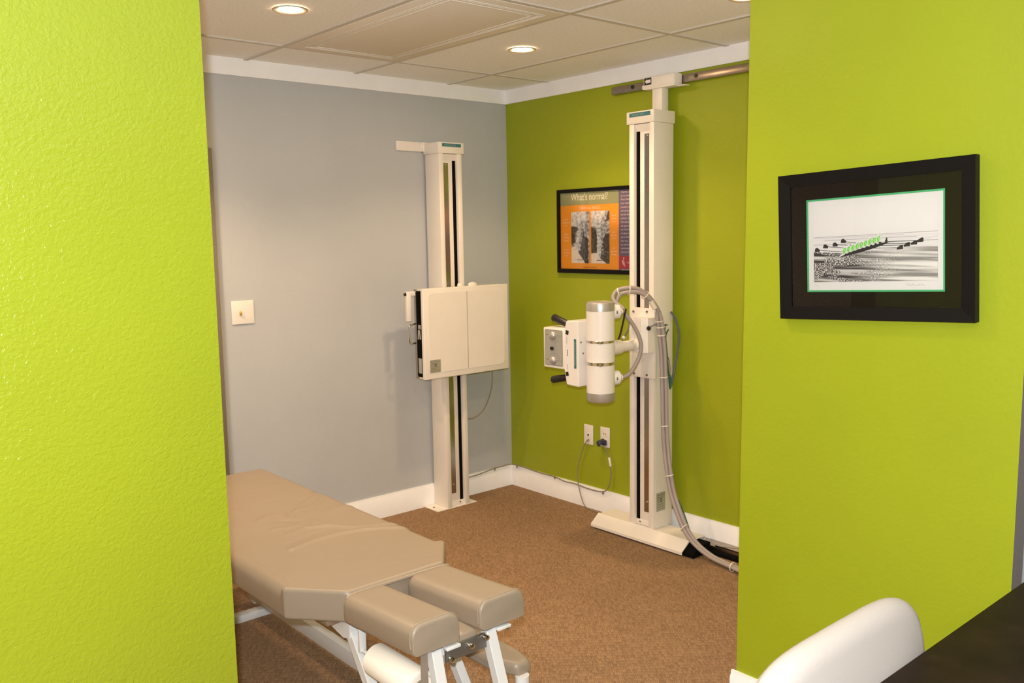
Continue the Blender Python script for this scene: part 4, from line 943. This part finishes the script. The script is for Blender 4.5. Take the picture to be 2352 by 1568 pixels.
for s, t in ((0.643, 0.470), (0.677, 0.486), (0.711, 0.496), (0.741, 0.511)):
    A.poly(mb, [(u_(s)-0.009, v_(t)-0.006), (u_(s)+0.008, v_(t)-0.005), (u_(s)+0.008, v_(t)+0.006), (u_(s)+0.002, v_(t)+0.006), (u_(s)-0.009, v_(t)-0.001)], 0.0101, 0)
for k in range(9):       # rowers
    f = k/8; s, t = 0.358+0.178*f, 0.462+0.068*f
    A.ell(mb, u_(s), v_(t), 0.0052, 0.0085, 0.0103, 2, -0.35)
    A.line(mb, (u_(s)+0.006, v_(t)+0.006), (u_(s)+0.0075, v_(t)-0.008), 0.0022, 0.0106, 1)
    A.line(mb, (u_(s)+0.001, v_(t)+0.004), (u_(s)+0.003, v_(t)-0.006), 0.0012, 0.0106, 1)
    A.ell(mb, u_(s)+0.004, v_(t)-0.0105, 0.0040, 0.0028, 0.0102, 0)
    A.ell(mb, u_(s)-0.001, v_(t)+0.0105, 0.0030, 0.0032, 0.0104, 3 if k % 2 else 1)
A.ell(mb, u_(0.575), v_(0.512), 0.004, 0.006, 0.0102, 0); A.ell(mb, u_(0.577), v_(0.530), 0.002, 0.003, 0.0102, 0)
mb.build('rowing_boat', [I_ink, I_pap, I_green, I_lt], prn)
mb = MB(); sx_ = 0.672      # pencil signature and edition number: illegible scribble
S = [(0.050*k/90+0.0022*math.cos(0.62*k), 0.0030*math.sin(0.62*k)*(0.45+0.55*math.sin(0.11*k+0.6)**2)+0.001*math.sin(0.2*k)) for k in range(91) if not 38 < k < 46]
for p, q in zip(S[:-1], S[1:]): A.line(mb, (u_(sx_)+p[0], v_(0.231)+p[1]), (u_(sx_)+q[0], v_(0.231)+q[1]), 0.0006, 0.0097)
mb.build('signature', I_pencil, prn); mb = MB()
for p, q in (((0, 0.004), (0.003, 0)), ((0.003, -0.004), (0.008, 0.003)), ((0.008, -0.002), (0.012, -0.004)), ((0.012, -0.004), (0.010, -0.008))): A.line(mb, (u_(0.19)+p[0], v_(0.233)+p[1]), (u_(0.19)+q[0], v_(0.233)+q[1]), 0.0006, 0.0097)
mb.build('edition_number', I_pencil, prn)
MB().add([A.p(u, v, 0.0165) for u, v in ((fw_-0.002, fw_-0.002), (PW_-fw_+0.002, fw_-0.002), (PW_-fw_+0.002, PH_-fw_+0.002), (fw_-0.002, PH_-fw_+0.002))], [(0, 1, 2, 3)]).build('glass', M_glass, pc)

# ------------------------------------------------------------------ desk and chair in the near right corner
DY = -3.466
dk = thing('desk', 'dark espresso desk whose edge cuts the lower right corner', 'desk', (-2.05, -3.82, 0))
MB().box(-2.80, PWX-0.02, DY-0.70, DY, 0.715, 0.750, 0.003, 3).build('desk_top', M_desk, dk)
for xa in (-2.74, -1.31): MB().box(xa, xa+0.035, DY-0.66, DY-0.04, 0.0, 0.716, 0.002).build('side_panel', M_desk, dk)
MB().box(-2.71, -1.30, DY-0.60, DY-0.575, 0.30, 0.716, 0.002).build('modesty_panel', M_desk, dk)
CXc = -2.140
ch = thing('upholstered_chair', 'white fabric chair with rounded back tucked against the dark desk', 'chair', (CXc, -3.62, 0))
# back: rounded slab, slightly domed
def chair_back():
    Wd, zt, zb, th = 0.570, 0.856, 0.50, 0.062
    out = []
    n = 30
    for k in range(n+1):                      # outline from lower left over the top to lower right
        t = math.pi*(1-k/n); c, s_ = math.cos(t), math.sin(t)
        ex_ = 2/4.6
        out.append((math.copysign(abs(c)**ex_, c)*Wd/2, (abs(s_)**ex_)*0.18))
    pts = [(-Wd/2+0.02, zb-0.06)]+[(-Wd/2, zb+0.05)]+[(x, zt-0.18+z) for x, z in out]+[(Wd/2, zb+0.05), (Wd/2-0.02, zb-0.06)]
    N = len(pts); cz = 0.66
    rings = []
    for q in range(9):                        # half-round edge through the thickness
        t = math.radians(-90+180*q/8); off = (th/2)*(1-math.cos(t)); y = math.sin(t)*th/2
        rings.append([(x*(1-off/(Wd/2)), y, cz+(z-cz)*(1-off/0.18 if z > cz else 1-off/0.3)) for x, z in pts])
    for sc_, bulge in ((0.75, 0.006), (0.45, 0.010), (0.15, 0.012)):
        rings.append([(x*sc_*(1-(th/2)/(Wd/2)), th/2+bulge, cz+(z-cz)*sc_*0.84) for x, z in pts])
    pre = []
    for sc_, bulge in ((0.15, 0.012), (0.45, 0.010), (0.75, 0.006)):
        pre.append([(x*sc_*(1-(th/2)/(Wd/2)), -th/2-bulge, cz+(z-cz)*sc_*0.84) for x, z in pts])
    rings = pre+rings
    vs = []; fs = []
    yc = -3.412
    for r in rings:
        for x, y, z in r: vs.append((CXc+x, yc+y+0.10*(z-0.80), z))
    for i in range(len(rings)-1):
        for k in range(N):
            k2 = (k+1) % N; fs.append((i*N+k, i*N+k2, (i+1)*N+k2, (i+1)*N+k))
    fs.append(tuple(range(N))); fs.append(tuple((len(rings)-1)*N+k for k in range(N-1, -1, -1)))
    o = MB().add(vs, fs).build('backrest', M_fabric, ch)
    k = 3+7
    rim = rings[k]
    MB().tube([(CXc+x, yc+y+0.10*(z-0.80), z) for x, y, z in rim[1:-1]], 0.0028, 6, 1, smooth=False).build('piping', M_fabric, o)
chair_back()
MB().box(CXc-0.255, CXc+0.255, -3.93, -3.46, 0.385, 0.475, 0.03, 4).build('seat', M_fabric, ch)
for xa in (-0.215, 0.215):
    MB().bar((CXc+xa, -3.46, 0.44), (CXc+xa, -3.40, 0.0), 0.036, 0.036, 0.003).build('leg', M_leg, ch)
    MB().bar((CXc+xa, -3.89, 0.40), (CXc+xa, -3.91, 0.0), 0.036, 0.036, 0.003).build('leg', M_leg, ch)
